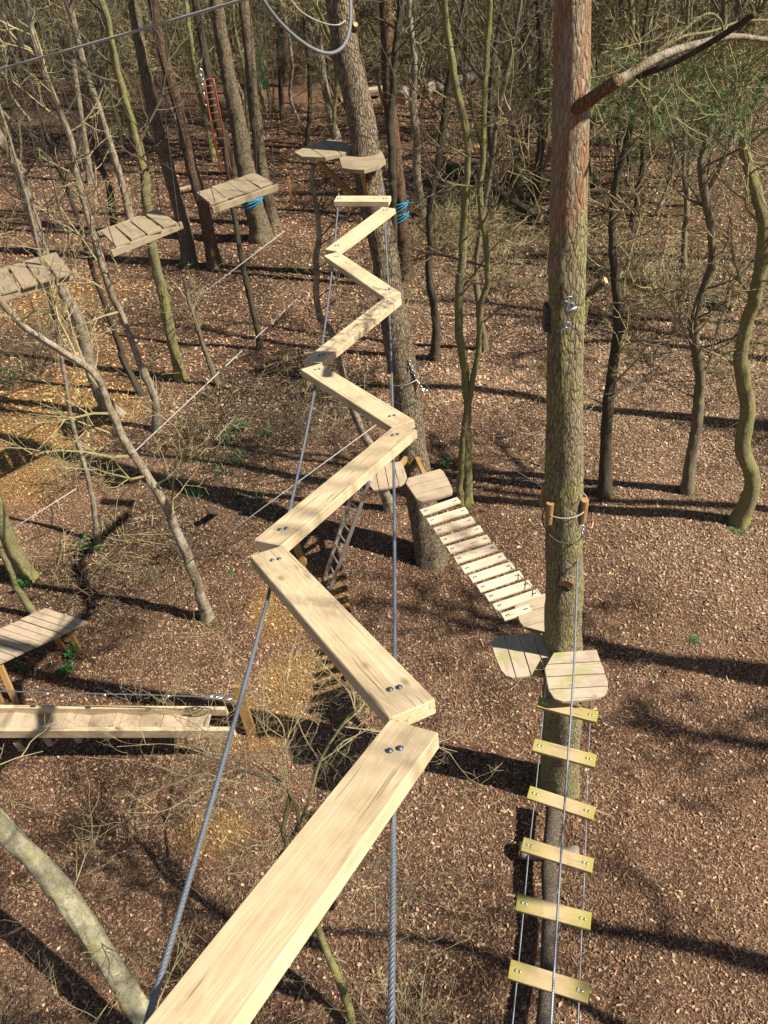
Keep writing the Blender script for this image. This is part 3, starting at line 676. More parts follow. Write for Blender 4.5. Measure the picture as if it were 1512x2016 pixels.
def braces_to(poly, z, tpos, zdrop=.55, thick=.035, rt=.2):
    c = np.mean([U(x, y, z)[:2] for x, y in poly], 0); d = tpos - c; L = np.linalg.norm(d); d = d / L; s_ = np.array([-d[1], d[0]])
    far = c - d * .22; near = tpos - d * rt * .8; zb = z - thick - .052
    return [(V3(far, zb), V3(near, zb), (.07, .1)), (V3(far + d * .06, zb - .06), V3(tpos - d * rt * .85, z - zdrop), (.065, .075)),
            (V3(c + s_ * .22 - d * .02, z - thick - .025 + .0), V3(c - s_ * .22 - d * .02, z - thick - .025), (.07, .045))][:2]
p1 = [(1090, 1285), (1174, 1279), (1186, 1312), (1196, 1340), (1197, 1354), (1192, 1367), (1176, 1374), (1140, 1379), (1108, 1381), (1091, 1375), (1080, 1358), (1072, 1316)]
p2 = [(967, 1266), (975, 1256), (990, 1250), (1040, 1246), (1080, 1250), (1090, 1285), (1061, 1324), (1035, 1331), (1009, 1334), (996, 1330), (987, 1320), (975, 1293)]
p3 = [(1013, 1191), (1080, 1165), (1110, 1190), (1100, 1235), (1085, 1247), (1031, 1233), (1024, 1225), (1015, 1200)]
platform('tree_platform', p1, zP + .12, ((1090, 1310), (1180, 1305)), 4, .035, M_deck_moss, 'square round cornered platform right in front of the foreground pine, mossy at its edges', braces_to(p1, zP + .12, tp))
platform('tree_platform', p2, zP - .02, ((1020, 1240), (1048, 1330)), 4, .035, M_deck_moss, 'round cornered platform left of the foreground pine, with green algae on its outer rim', braces_to(p2, zP - .02, tp))
platform('tree_platform', p3, zP - .12, ((1015, 1200), (1085, 1180)), 3, .05, M_deck, 'highest platform at the foreground pine, where the slatted bridge ends', braces_to(p3, zP - .12, tp))
q1 = [(799, 951), (803, 941), (866, 923), (872, 927), (880, 940), (891, 963), (890, 972), (862, 981), (830, 987), (822, 984), (812, 970)]
q2 = [(724, 950), (733, 930), (745, 912), (791, 908), (801, 938), (797, 949), (788, 955), (759, 961), (735, 964)]
platform('tree_platform', q1, zQ, ((805, 960), (880, 940)), 3, .04, M_deck, 'rounded platform at the foot of the zigzag pine where the slatted bridge begins', braces_to(q1, zQ, tq))
platform('tree_platform', q2, zQ, ((752, 930), (757, 955)), 4, .04, M_deck, 'half hidden platform left of the zigzag pine with the ladder leaning on it', braces_to(q2, zQ, tq))
o1 = [(580, 299.5), (608, 285), (647, 274), (673, 277), (696, 290), (696, 293), (679, 300), (640, 309), (621, 309), (594, 308)]
o2 = [(668, 311), (687, 302.5), (746, 294.5), (753, 299.5), (759, 315), (745, 326), (717, 334), (691, 333), (673, 330)]
platform('tree_platform', o1, zO + .05, ((609, 286), (641, 306)), 3, .055, M_step, 'eight sided platform left of the zigzag pine, high at the far bridge end', braces_to(o1, zO + .05, to, .75, .055, .2))
platform('tree_platform', o2, zO, ((668, 315), (759, 312)), 2, .055, M_step, 'eight sided greyed platform on the front of the zigzag pine, just above the last plank', braces_to(o2, zO, to, .8, .055, .2))

# ------------------------------------------------------------------ slatted bridge between the two pines
sl = [((470, 308), (655, 250), (675, 270), (485, 340)), ((503, 352), (695, 298), (711, 322), (519, 386)), ((537, 400), (727, 343), (747, 371), (553, 434)), ((568, 447), (768, 388), (782, 414), (583, 482)),
      ((600, 492), (805, 433), (821, 465), (622, 528)), ((635, 540), (840, 478), (859, 508), (655, 577)), ((672, 590), (880, 522), (900, 554), (691, 625)), ((712, 635), (922, 567), (942, 600), (730, 670)),
      ((750, 683), (965, 612), (985, 645), (770, 718)), ((790, 728), (1010, 658), (1029, 690), (812, 764)), ((830, 778), (1052, 703), (1075, 735), (850, 811)), ((870, 824), (1010, 780), (1030, 812), (892, 858))]
br = thing('slatted_bridge', U(950, 1080, 2.9), 'slatted plank bridge with twelve pale boards between the lower platforms of the two big pines', 'rope bridge')
for i, q in enumerate(sl):
    z = zQ - .02 + (zP - .05 - zQ) * (i + .6) / 12 - .12 * math.sin(math.pi * (i + .5) / 12)
    c = [U(640 + x / 2.52, 880 + y / 2.52, z) for x, y in q]; q4 = [c[0], c[3], c[2], c[1]]
    pl, X_, Z_ = quad_board(br, 'slat', M_slat, q4, .035, bev=.003)
    L = (Vector(c[1]) - Vector(c[0])).length
    for e_ in (-1, 1):
        for s_ in (-1, 1): obj('bolt', BOLT, pl, Matrix.Translation((e_ * (L / 2 - .07) + s_ * .016, 0, .019)))
for a, b in (((486, 325), (885, 840)), ((662, 262), (1062, 725))):
    A = U(640 + a[0] / 2.52, 880 + a[1] / 2.52, zQ - .08); B = U(640 + b[0] / 2.52, 880 + b[1] / 2.52, zP - .14)
    mb = MB(); mb.tube(sag(A, B, .15), .006, 6); mb.build('support_cable', M_steel, br, True, loc=-br.location)

# ------------------------------------------------------------------ rung bridge below on the right
ru = [((300, 93), (653, 178), (638, 245), (290, 150)), ((275, 340), (640, 430), (630, 510), (260, 405)), ((247, 617), (635, 738), (620, 820), (230, 685)), ((210, 917), (627, 1043), (612, 1128), (195, 995)),
      ((175, 1247), (612, 1360), (603, 1462), (162, 1345)), ((138, 1635), (600, 1775), (590, 1895), (115, 1745)), ((90, 2100), (590, 2260), (575, 2400), (62, 2225))]
rb = thing('rung_bridge', U(1100, 1700, zP - .1), 'rung bridge of green edged boards on two thin cables at lower right', 'rope bridge')
ends = [[], []]
for i, q in enumerate(ru):
    z = zP - .06 - .1 * math.sin(math.pi * min(1, (i + .5) / 9))
    c = [U(960 + x / 2.982, 1340 + y / 2.982, z) for x, y in q]
    pl, X_, Z_ = quad_board(rb, 'rung', M_rung, [c[0], c[3], c[2], c[1]], .045, bev=.004)
    L = (Vector(c[1]) - Vector(c[0])).length; Lh = L / 2 - .075
    cc = (Vector(c[0]) + Vector(c[1]) + Vector(c[2]) + Vector(c[3])) / 4
    for j, e_ in enumerate((-1, 1)):
        ends[j].append(cc + X_ * e_ * Lh - Vector((0, 0, .052)))
        for s_ in (-1, 1): obj('bolt', BOLT2, pl, Matrix.Translation((e_ * Lh + s_ * .019, 0, .0235)))
for j in (0, 1):
    E_ = ends[j]; P = [E_[0] + (E_[0] - E_[1]) * .9] + E_ + [E_[-1] + (E_[-1] - E_[-2]) * 2.0]
    mb = MB(); mb.tube(smoothpts([tuple(p) for p in P], 4), .0065, 7); mb.build('support_cable', M_steelb, rb, True, loc=-rb.location)

# hand line from the foreground pine towards the viewer
zh = 5.1; tph = at_z(pineQ, zh)
A = V(1137, 1098, tph[1] - .12); 
P = [A] + [U(x, y, A[2] + .02 - .02 * k) for k, (x, y) in enumerate([(1131, 1290), (1119, 1480), (1105, 1680), (1085, 2016), (1070, 2300)])]
mb = MB(); rope(mb, smoothpts(P, 4), .0095, .10, 6, .014); hl = thing('safety_cable', A, 'taut steel safety cable running over the rung bridge from a shackle on the foreground pine', 'cable'); mb.build('wire_rope', M_steel, hl, True, loc=-hl.location)
mb = MB(); ctop = V(1147, 985, tph[1] - .05)
chain(mb, ctop, A + np.array([.0, 0, .08]), .05, .0055, .012); chain(mb, ctop + np.array([.02, -.01, -.02]), A + np.array([.012, -.02, .3]), .05, .0055, .016)
mb.build('chain', M_steelb, hl, True, loc=-hl.location)
mb = MB(); link(mb, A + np.array([0, 0, .05]), (0, .1, 1), (1, .3, 0), .12, .055, .007); link(mb, A + np.array([.004, 0, -.03]), (0, .1, 1), (1, .6, 0), .09, .04, .006)
for k in range(3): mb.tube([A + np.array([-.018, -.01, -.05 - .03 * k]), A + np.array([.018, -.012, -.05 - .03 * k])], .009, 8)
mb.build('shackle', M_steelb, hl, True, loc=-hl.location)

def band(Qw, rr_, z, tilt, rad, mat, name, label, cat, sag_=0.0, blocks=0, r=.006, grow_=1.12):
    c = at_z(Qw, z); th = np.linspace(0, 2 * math.pi, 41)
    rt = np.interp(z, Qw[:, 2], rr_) * grow_ + rad
    P = np.stack([c[0] + np.cos(th) * rt, c[1] + np.sin(th) * rt, z + tilt * np.cos(th) + sag_ * np.sin(th)], 1)
    root = thing(name, (c[0], c[1], z), label, cat)
    mb = MB(); mb.tube(P, r, 8, False); mb.build('rope', mat, root, True, loc=-root.location)
    for k in range(blocks):
        az = (-2.5, -.72, 1.2, 2.4)[k]; b_ = np.array([c[0] + math.cos(az) * (rt - rad * .6), c[1] + math.sin(az) * (rt - rad * .6), z])
        mb = MB(); mb.tube([b_ + [0, 0, -.14], b_ + [0, 0, .13]], [.036, .037], 12); o = mb.build('wooden_block', M_treated, root, False, loc=-root.location)
    return root
zb = V(1115, 1003, tp[1] - .1)[2]
band(pineQ, PINE[2], zb, .01, .03, M_rope, 'rope_band', 'pale rope band holding short wooden blocks against the foreground pine', 'rope', blocks=4)
zb2 = V(1100, 1065, tp[1] - .2)[2]
band(pineQ, PINE[2], zb2 + .06, -.03, .012, M_dkrope, 'sling', 'dark cable sling looped round the foreground pine under the rope band', 'sling', sag_=.1, r=.007)
tc_ = at_z(cenQ, 5.0); zc_ = V(785, 735, tc_[1] - .2)[2]
band(cenQ, CEN[2], zc_, .04, .035, M_steel, 'rope_band', 'cable band with small wooden blocks halfway up the zigzag pine', 'cable', blocks=4, r=.008)
band(cenQ, CEN[2], zc_ - .32, -.02, .01, M_dkrope, 'sling', 'thin dark sling below the block band of the zigzag pine', 'sling', sag_=.04, r=.006)
mb = MB(); yq = at_z(cenQ, zc_)[1] - .15; ca, cb_, cd = V(805, 710, yq), V(826, 760, yq - .1), V(842, 772, yq - .15)
chain(mb, ca, cb_, .07, .009, .01); chain(mb, cb_, cd, .07, .009, .02); o = mb.build('chain', M_steelb, None, True); tag(o, 'bright chain hanging from the right side of the zigzag pine at mid height', 'chain')

# fittings on the foreground pine
t6 = at_z(pineQ, 6.9)
def small(name, label, cat, build, mat, smooth=True):
    mb = MB(); build(mb); o = mb.build(name, mat, None, smooth); tag(o, label, cat); return o
yb = t6[1]; rt6 = np.interp(7.4, pineQ[:, 2], PINE[2])
for (px, py, lab) in ((1077, 625, 'grey bracket plate on the shaded left side of the foreground pine'), (1148, 610, 'mossy wooden cleat on the right side of the foreground pine')):
    cpt = V(px, py, yb)
    small('bracket', lab, 'bracket', lambda mb: (mb.box(cpt, (.05, .10, .22), bev=.005), mb.box(cpt + [0, -.055, .05], (.03, .012, .03)), mb.box(cpt + [0, -.055, -.05], (.03, .012, .03))), M_dkrope if px < 1100 else M_mossy, False)
cpt = V(1122, 607, yb - rt6 * 1.12)
def _sh(mb):
    link(mb, cpt, (.2, 0, 1), (0, 1, 0), .09, .055, .009); link(mb, cpt + [-.02, 0, .08], (1, 0, .3), (0, 1, .2), .06, .04, .006); mb.tube([cpt + [-.04, -.01, -.03], cpt + [.05, -.01, .01]], .011, 8)
small('shackle', 'dark steel shackle bolted to the front of the foreground pine beside the cleat', 'shackle', _sh, M_steel)
cpt2 = V(1117, 640, yb - rt6 * 1.12); small('eye_bolt', 'small eye bolt in the bark under the shackle of the foreground pine', 'bolt', lambda mb: (link(mb, cpt2, (.5, 0, 1), (0, 1, 0), .05, .045, .009), mb.tube([cpt2 + [-.02, 0, -.02], cpt2 + [-.07, .02, -.06]], .008, 7)), M_steel)
def stub(px0, px1, Y0, Y1, r0, r1, label, mat=M_bare):
    a, b = V(*px0, Y0), V(*px1, Y1); t = thing('branch_stub', a, label, 'branch stub'); mb = MB(); m_ = (a + b) / 2 + np.array([0, 0, -.02])
    mb.tube(smoothpts([a - a, m_ - a, b - a], 5), np.linspace(r0, r1, 11), 10); mb.build('wood', mat, t, True)
    mb = MB(); u = (b - a) / np.linalg.norm(b - a); mb.tube([b - a - u * .002, b - a + u * .004], r1 * .93, 10); mb.build('cut_end', M_cut if r1 < .05 else M_treated, t)
stub((1140, 580), (1192, 552), yb, yb - .1, .05, .028, 'sawn branch stub pointing right from the foreground pine', M_pine2)
stub((1118, 1128), (1114, 1152), tp[1] - .1, tp[1] - .26, .13, .085, 'broad sawn knot facing the viewer low on the foreground pine', M_pine2)
stub((690, 75), (700, 48), at_z(cenQ, 10)[1] - .15, at_z(cenQ, 10)[1] - .35, .05, .035, 'short sawn stub high on the leaning zigzag pine', M_pine2)

# blue straps
def strap(tr, pys, labs):
    root, Q, rr_, b_ = tr
    Qw = Q + b_
    for py, px, lab in zip(pys, (0, 0), labs):
        zc = None
        for z in np.linspace(.5, 12, 400):
            c = at_z(Qw, z); 
            d = np.array([c[0], c[1], z - H]); df = d @ np.array(_f0); yy = 1008 - F_PX * (d @ np.array(_up)) / df
            if yy <= py: zc = z; break
        c = at_z(Qw, zc); rt = np.interp(zc, Qw[:, 2], rr_) * 1.1 + .015; th = np.linspace(0, 2 * math.pi, 31); mb = MB()
        for k in range(3):
            mb.tube(np.stack([c[0] + np.cos(th) * rt, c[1] + np.sin(th) * rt, zc + (k - 1) * .035 + .12 * np.cos(th + .6 * k)], 1), .02, 6, False)
        mb.box((c[0] + rt, c[1] - .05, zc + .12), (.05, .05, .10), bev=.006)
        o = mb.build('ratchet_strap', M_blue, None, True); tag(o, lab, 'strap')
strap(BUILT['reddish pine with two bright blue straps, just right of the far bridge end'], (408, 428), ('upper blue ratchet strap round the reddish pine at the far bridge end', 'lower turquoise ratchet strap round the reddish pine at the far bridge end'))
strap(BUILT['thick pine with blue straps under the far hanging step'], (398,), ('bright blue strap wound round the thick pine under the far hanging step',))

# ------------------------------------------------------------------ hanging steps on the left
def img5(p): return (p[0] / 2.607, 300 + p[1] / 2.607)
steps = [
 ('far', 6.0, [((1015, 205), (1085, 175), (1165, 232), (1080, 262)), ((1090, 178), (1160, 150), (1243, 205), (1160, 235)), ((1167, 150), (1240, 124), (1325, 180), (1245, 207)), ((1245, 122), (1300, 105), (1405, 150), (1327, 178))],
  ((1090, 298), (1425, 178)), ((1010, 232), (1310, 128)), [((424, 400), (310, 0)), ((540, 362), (518, 0)), ((394, 384), (286, 0)), ((506, 346), (492, 0))]),
 ('middle', 6.0, [((518, 400), (585, 378), (665, 450), (595, 480)), ((590, 375), (655, 352), (745, 415), (670, 443)), ((672, 348), (735, 322), (828, 388), (757, 418)), ((752, 318), (815, 298), (905, 355), (838, 385))],
  ((572, 520), (935, 372)), ((505, 425), (820, 305)), [((227, 488), (66, 0)), ((352, 438), (296, 0)), ((198, 462), (40, 0)), ((316, 414), (262, 0))]),
 ('near', 6.0, [((-130, 625), (-60, 600), (5, 715), (-80, 750)), ((-45, 600), (25, 590), (98, 690), (0, 725)), ((45, 580), (110, 560), (190, 665), (110, 695)), ((130, 555), (195, 540), (282, 640), (200, 668)), ((215, 530), (290, 518), (365, 610), (295, 642))],
  ((-100, 785), (398, 622)), ((-160, 660), (300, 530)), [((144, 540), (26, 0)), ((113, 502), (4, 0)), ((-30, 590), (-180, 0))])]
slabels = {'far': 'farthest of the three hanging steps, above the pine with blue straps',
           'middle': 'middle hanging step of four greyed boards, in front of the straight mossy tree',
           'near': 'nearest hanging step of greyed boards, cut by the left edge'}
for key, z, slats, fr, bk, ropes in steps:
    c0 = U(*img5(slats[1][0]), z); root = thing('hanging_step', c0, slabels[key], 'swing step', 'hanging steps on the left')
    for q in slats:
        c = [U(*img5(p), z) for p in q]; zt = rng.uniform(-.006, .006)
        quad_board(root, 'board', M_step, [c[0] + [0, 0, zt], c[1] + [0, 0, zt], c[2] + [0, 0, zt], c[3] + [0, 0, zt]], .042, bev=.005)
    for a, b in (fr, bk):
        A, B = U(*img5(a), z - .10), U(*img5(b), z - .10); beam(root, 'bearer', M_step, (A + B) / 2, B - A, (np.linalg.norm(B - A), .055, .115), bev=.006)
    for a, b in ropes:
        A = U(*a, z - .03); B = V(*b, A[1]); B = A + (B - A) * max(1.0, 6.0 / (B[2] - A[2] + 1e-3)) * .9 if B[2] - A[2] < 5 else B
        mb = MB(); mb.tube([A - [0, 0, .06], A, (A + B) / 2, B], .0075, 6); mb.build('rope', M_dkrope, root, True, loc=-root.location)

# ------------------------------------------------------------------ slatted bench at the left edge
def img6(p): return (p[0] / 2.8, 1180 + p[1] / 2.8)
bs = [((245, 79), (287, 65), (442, 112), (404, 127)), ((196, 99), (244, 81), (402, 129), (353, 149)), ((149, 121), (195, 101), (351, 151), (303, 179)), ((96, 144), (147, 123), (301, 181), (251, 207)),
      ((43, 171), (94, 146), (249, 209), (204, 221)), ((-10, 195), (41, 173), (202, 223), (148, 245)), ((-62, 220), (-12, 197), (146, 247), (93, 270)), ((-114, 245), (-64, 222), (91, 272), (39, 295)), ((-166, 268), (-116, 247), (37, 297), (-16, 320)),
      ((-218, 292), (-168, 270), (-18, 322), (-70, 345))]
zb_ = .85; bench = thing('slatted_bench', U(60, 1250, zb_), 'long slatted bench of brown boards on splayed legs at the left edge', 'bench')
AXd = sum(U(*img6(p), zb_) for p in bs[-1]) / 4 - sum(U(*img6(p), zb_) for p in bs[0]) / 4; BSP = np.linalg.norm(AXd[:2]) / (len(bs) - 1); AXd[2] = 0; AXd /= np.linalg.norm(AXd)
SD = sum((U(*img6(q[2]), zb_) + U(*img6(q[3]), zb_) - U(*img6(q[0]), zb_) - U(*img6(q[1]), zb_)) / 2 for q in bs); SD[2] = 0; SD /= np.linalg.norm(SD)
for q in bs:
    c = [U(*img6(p), zb_) for p in q]; m_ = sum(c) / 4
    e0, e1 = (c[0] + c[1]) / 2, (c[2] + c[3]) / 2; u = SD; n_ = AXd
    V_ = [m_ + u * i * .48 + n_ * j * (BSP / 2 - .006) + np.array([0, 0, k]) - m_ for k in (-.04, -.003, 0) for i, j in (((-1, -1), (1, -1), (1, 1), (-1, 1)))]
    mb = MB(); mb.add(V_, [(3, 2, 1, 0), (8, 9, 10, 11)] + [(r_ * 4 + q_, r_ * 4 + (q_ + 1) % 4, r_ * 4 + 4 + (q_ + 1) % 4, r_ * 4 + 4 + q_) for r_ in (0, 1) for q_ in range(4)])
    mb.build('slat', M_deck, bench, loc=Vector(m_) - bench.location)
for a, b, o_ in (((275, 80), (-190, 300), 0), ((400, 122), (-60, 330), 0)):
    A, B = U(*img6(a), zb_ - .075), U(*img6(b), zb_ - .075); beam(bench, 'side_rail', M_treated, (A + B) / 2, B - A, (np.linalg.norm(B - A), .05, .07))
for tpx, bpx in (((370, 155), (440, 290)), ((300, 195), (355, 285)), ((0, 365), (95, 585)), ((-60, 420), (10, 580))):
    A = U(*img6(tpx), zb_ - .12 if tpx[0] > 100 else zb_ - .1); B = U(*img6(bpx), -.05); u = Vector(B - A)
    beam(bench, 'leg', M_treated, (A + B) / 2, u, (u.length, .10, .055), Z=(0, 1, .2))

# ------------------------------------------------------------------ trough bridge
zt_ = 1.0; tr = thing('trough_bridge', U(220, 1420, zt_), 'low timber trough walkway with two bright side beams at the lower left', 'walkway')
A, B = U(-160, 1441, zt_ + .02), U(462, 1440, zt_ + .02)
beam(tr, 'side_beam', M_plank, (A + B) / 2 + np.array([0, 0, -.02]), B - A, (np.linalg.norm(B - A), .07, .20))
A2, B2 = U(-160, 1392.5, zt_ + .06), U(446, 1397, zt_ + .06)
beam(tr, 'side_beam', M_plank, (A2 + B2) / 2 + np.array([0, 0, -.04]), B2 - A2, (np.linalg.norm(B2 - A2), .06, .17))
xs_ = [-130, -80, -30, 20, 73, 125, 173, 223, 272, 318, 364, 412]
mid = lambda x: (U(x, 1440, zt_) + U(x + (0), 1394, zt_)) / 2
for i in range(len(xs_) - 1):
    a, b = mid(xs_[i]), mid(xs_[i + 1]); L = np.linalg.norm(b - a) - .006; tl = .06 if i % 2 else -.045
    wdt = np.linalg.norm(U(xs_[i], 1440, zt_) - U(xs_[i], 1394, zt_)) - .10
    u = (b - a) / np.linalg.norm(b - a); Zt = Vector((u[0] * tl * 3, u[1] * tl * 3, 1)).normalized()
    yv = np.cross([0, 0, 1], u)
    beam(tr, 'board', M_deck, (a + b) / 2 + np.array([0, 0, -.06]), yv, (wdt, L, .03), Z=tuple(Zt))
for x, y in ((34, 1480), (91, 1470), (149, 1464), (204, 1459), (262, 1454)):
    p = U(x, y, .52); beam(tr, 'peg', M_deck, p + np.array([0, .1, 0]), (1, 0, 0), (.085, .05, .24), bev=.004)
A, B = U(497, 1450, -.05), V(466, 1350, U(497, 1450, 0)[1] + .05); o = beam(None, 'wooden_post', M_treated, (A + B) / 2, B - A, (np.linalg.norm(B - A), .16, .06), Z=(0, -1, .3)); tag(o, 'flat leaning timber post at the right end of the low trough walkway', 'post')
zc = 1.62; cab = thing('safety_cable', U(200, 1366, zc), 'thin galvanised cable with turnbuckle stretched above the low trough walkway', 'cable')
P = [U(-60, 1359, zc), U(165, 1365, zc), U(300, 1368, zc), U(415, 1372, zc)]
mb = MB(); rope(mb, P, .011, .09, 6, .02); mb.build('wire_rope', M_steelb, cab, True, loc=-cab.location)
mb = MB()
for x in (92, 205, 330): mb.tube([U(x - 4, 1364 + x * .02, zc + .01), U(x + 4, 1364 + x * .02, zc + .01)], .02, 8)
for x, y in ((422, 1372), (440, 1374)): link(mb, U(x, y, zc), U(x + 10, y, zc) - U(x, y, zc), (0, .5, 1), .26, .10, .013)
mb.tube([U(405, 1371, zc), U(420, 1372, zc)], .026, 8); mb.build('turnbuckle', M_steelb, cab, True, loc=-cab.location)
A, B = U(455, 1378, zc), U(470, 1372, 1.3); 

# ------------------------------------------------------------------ aluminium ladder
zl = zQ + .12; l0, l1 = U(639, 1138, 0), U(649, 1163, 0); m0, m1 = U(708, 930, zl), U(729, 944, zl)
lad = thing('aluminium_ladder', l0, 'aluminium ladder leaning up to the half hidden platform behind the zigzag bridge', 'ladder')
for a, b in ((l0, m0), (l1, m1)):
    a = a + (a - b) * .01; beam(lad, 'rail', M_alu, (a + b) / 2, b - a, (np.linalg.norm(b - a), .028, .07), Z=tuple(np.cross(b - a, l1 - l0)))
for k in range(10):
    t = (k + .5) / 10; a = l0 + (m0 - l0) * t; b = l1 + (m1 - l1) * t; mb = MB(); mb.tube([a, b], .016, 8); mb.build('rung', M_alu, lad, True, loc=-lad.location)
p = U(598, 1110, 0); o = beam(None, 'wooden_post', M_treated, p + np.array([-.05, 0, .38]), (-.18, .02, 1), (.9, .13, .10), Z=(0, -1, 0)); tag(o, 'short brown timber post in the shade under a corner of the zigzag bridge', 'post')

# ------------------------------------------------------------------ logs
def log(name, a, b, r, label, mat=M_log, cat='log', ends=True):
    a, b = np.array(a, float), np.array(b, float); t = thing(name, a, label, cat); mb = MB(); n = 14; T = np.linspace(0, 1, n)[:, None]
    P = (b - a) * T + np.stack([vn(T[:, 0] * 5, T[:, 0] * 0 + r * 30, 1, 2) - .5, vn(T[:, 0] * 5, T[:, 0] * 0 + 9, 1, 4) - .5, T[:, 0] * 0], 1) * r * .5
    pr = 1 + (NP.rand(n, 16) - .5) * .07; mb.tube(P, np.linspace(r, r * .92, n), 16, True, pr); mb.build('trunk', mat, t, True)
    if ends:
        u = (b - a) / np.linalg.norm(b - a)
        for q, s_ in ((P[0], -1), (P[-1], 1)):
            mb = MB(); mb.tube([q - u * .01, q + u * s_ * .004 + 0 * u], r * .88, 14); mb.build('cut_end', M_cut if name != 'tree_stump' else M_dark, t)
    return t
log('balance_log', U(1087, 1580, .36), U(1071, 2110, .36), .105, 'long dark bare log lying under the rung bridge at lower right', M_log)
log('support_log', U(1023, 1672, .13), U(1140, 1684, .13), .115, 'short cross log propping the long dark log under the rung bridge', M_bare)
log('fallen_trunk', U(866, 312, .9), U(1066, 430, .2), .16, 'dark fallen trunk slanting down across the middle distance left of the tall pine', M_dark)
log('fallen_trunk', U(872, 330, .3), U(960, 375, .15), .13, 'shorter fallen trunk lying just below the long slanting one', M_dark)
log('fallen_trunk', U(1150, 522, .15), U(1445, 606, .15), .13, 'long dark rotten log lying among brambles at the right', M_dark)
log('seat_log', U(857, 173, .3), U(942, 147, .3), .26, 'long pale log lying at the edge of the far clearing', M_bare)
log('seat_log', U(786, 193, .3), U(800, 180, .3), .3, 'short log with an orange sawn end at the left of the far log row', M_bare)
log('seat_log', U(805, 186, .3), U(822, 176, .3), .26, 'short brown log in the middle of the far log row', M_bare)
log('seat_log', U(831, 182, .3), U(850, 172, .3), .3, 'short log with an orange sawn end beside the long pale log', M_bare)
log('tree_stump', U(425, 1010, -.05), U(425, 1010, .5) + [-.1, .08, 0], .075, 'low broken dark stump in the shaded left clearing', M_log, 'stump')
o = beam(None, 'marker_stake', M_treated, U(571, 378, .4), (0.03, 0, 1), (1.1, .09, .06), Z=(0, -1, 0)); tag(o, 'small upright wooden stake behind the far hanging step', 'stake')
o = beam(None, 'marker_stake', M_treated, U(577, 365, .3), (-.05, .02, 1), (.8, .08, .05), Z=(0, -1, 0)); tag(o, 'shorter second stake just right of the small wooden stake', 'stake')
o = beam(None, 'loose_board', M_deck, U(372, 368, .25), (1, .3, .05), (1.1, .25, .05)); tag(o, 'pale loose board lying far off between the pine trunks', 'board')
o = beam(None, 'loose_board', M_deck, U(730, 177, .4), (1, .1, .0), (1.3, .5, .12)); tag(o, 'pale flat board in the far clearing left of the log row', 'board')

# green container, orange ladder
g0 = U(512, 172, 0); gc = thing('green_container', g0, 'tall green plastic container standing far off between the trunks', 'container')
mb = MB(); mb.box((0, 0, .85), (.72, .7, 1.7), bev=.05); mb.build('body', M_green, gc); mb = MB(); mb.box((0, -.03, 1.76), (.8, .8, .12), bev=.04); mb.build('lid', M_green, gc)
mb = MB(); mb.tube([(-.3, -.42, 1.6), (.3, -.42, 1.6)], .03, 8); mb.build('handle', M_green, gc)
yl = U(462, 345, 0)[1] - .5; ol = thing('orange_ladder', V(445, 345, yl), 'narrow orange ladder fixed to the dark trunk in the upper left', 'ladder')
Lp = [V(402, 157, yl), V(415, 240, yl), V(437, 345, yl)]; Rp = [V(420, 155, yl), V(435, 235, yl), V(457, 350, yl)]
for P in (Lp, Rp): mb = MB(); mb.tube(smoothpts(P, 5), .035, 6); mb.build('rail', M_orange, ol, True, loc=-ol.location)
LL, RR = smoothpts(Lp, 12), smoothpts(Rp, 12)
for k in range(0, 25, 2): mb = MB(); mb.tube([LL[k], RR[k]], .026, 6); mb.build('rung', M_orange, ol, True, loc=-ol.location)
mb = MB()
for k in range(7): link(mb, V(396 + k * 1.5, 145 + k * 9, yl), (0, 0, 1), (1, 0, 0) if k % 2 else (0, 1, 0), .3, .16, .03)
o = mb.build('chain', M_steelb, None, True); tag(o, 'pale chain hanging beside the top of the orange ladder', 'chain')

# overhead line, grey sling loop, guy lines
def line(name, P, r, mat, label, cat, rp=False):
    t = thing(name, P[0], label, cat); mb = MB(); P = np.array([np.array(p) - P[0] for p in P])
    (rope(mb, P, r, .07, 6, .02) if rp else mb.tube(P, r, 8)); mb.build('rope', mat, t, True); return t
line('overhead_cable', smoothpts([V(-250, 205, 9), V(0, 136, 7.6), (V(250, 66, 6.6)), V(480, -1, 5.8), V(700, -66, 5.2)], 8), .0095, M_rope, 'pale overhead cable crossing the upper left corner', 'cable')
line('sling_loop', smoothpts([V(500, -40, 4.2), V(522, 5, 4.2), V(548, 40, 4.25), V(582, 73, 4.3), (V(618, 97, 4.35)), V(650, 105, 4.4), V(675, 92, 4.5), V(688, 60, 4.6), V(690, 10, 4.7), V(688, -40, 4.8)], 6), .009, M_hose, 'thick grey padded sling hanging in a loop at the top of the picture', 'sling')
line('thin_cord', smoothpts([V(560, -20, 4.6), V(590, 20, 4.6), V(630, 43, 4.6), V(665, 49, 4.6), V(686, 35, 4.7)], 5), .003, M_rope, 'thin pale cord hanging inside the grey padded sling loop', 'cord')
bir = BUILT['white leaning birch with a mossy foot in the left clearing'][3]
line('guy_rope', [U(190, 737, .1), V(560, 455, 16.0)], .011, M_rope, 'white guy rope rising from the ground past the middle hanging step', 'rope')
line('guy_rope', [V(262, 892, bir[1] - .1), V(592, 582, 14.5)], .010, M_rope, 'long pale guy rope tied to the white leaning birch at mid height', 'rope')
line('guy_rope', [V(372, 1106, bir[1] - .1), V(790, 800, at_z(cenQ, 4)[1] - .2)], .008, M_rope, 'thin pale guy rope from low on the white leaning birch towards the zigzag pine', 'rope')
line('guy_rope', [U(-60, 1095, .6), U(150, 962, 1.6)], .010, M_rope, 'pale guy rope crossing beside the mossy trunk at the left edge', 'rope')
line('guide_wire', sag(V(830, 745, yq), V(1104, 978, tp[1] - .15), .25), .0055, M_steel, 'fine wire sagging from the zigzag pine to the foreground pine above the slatted bridge', 'wire')

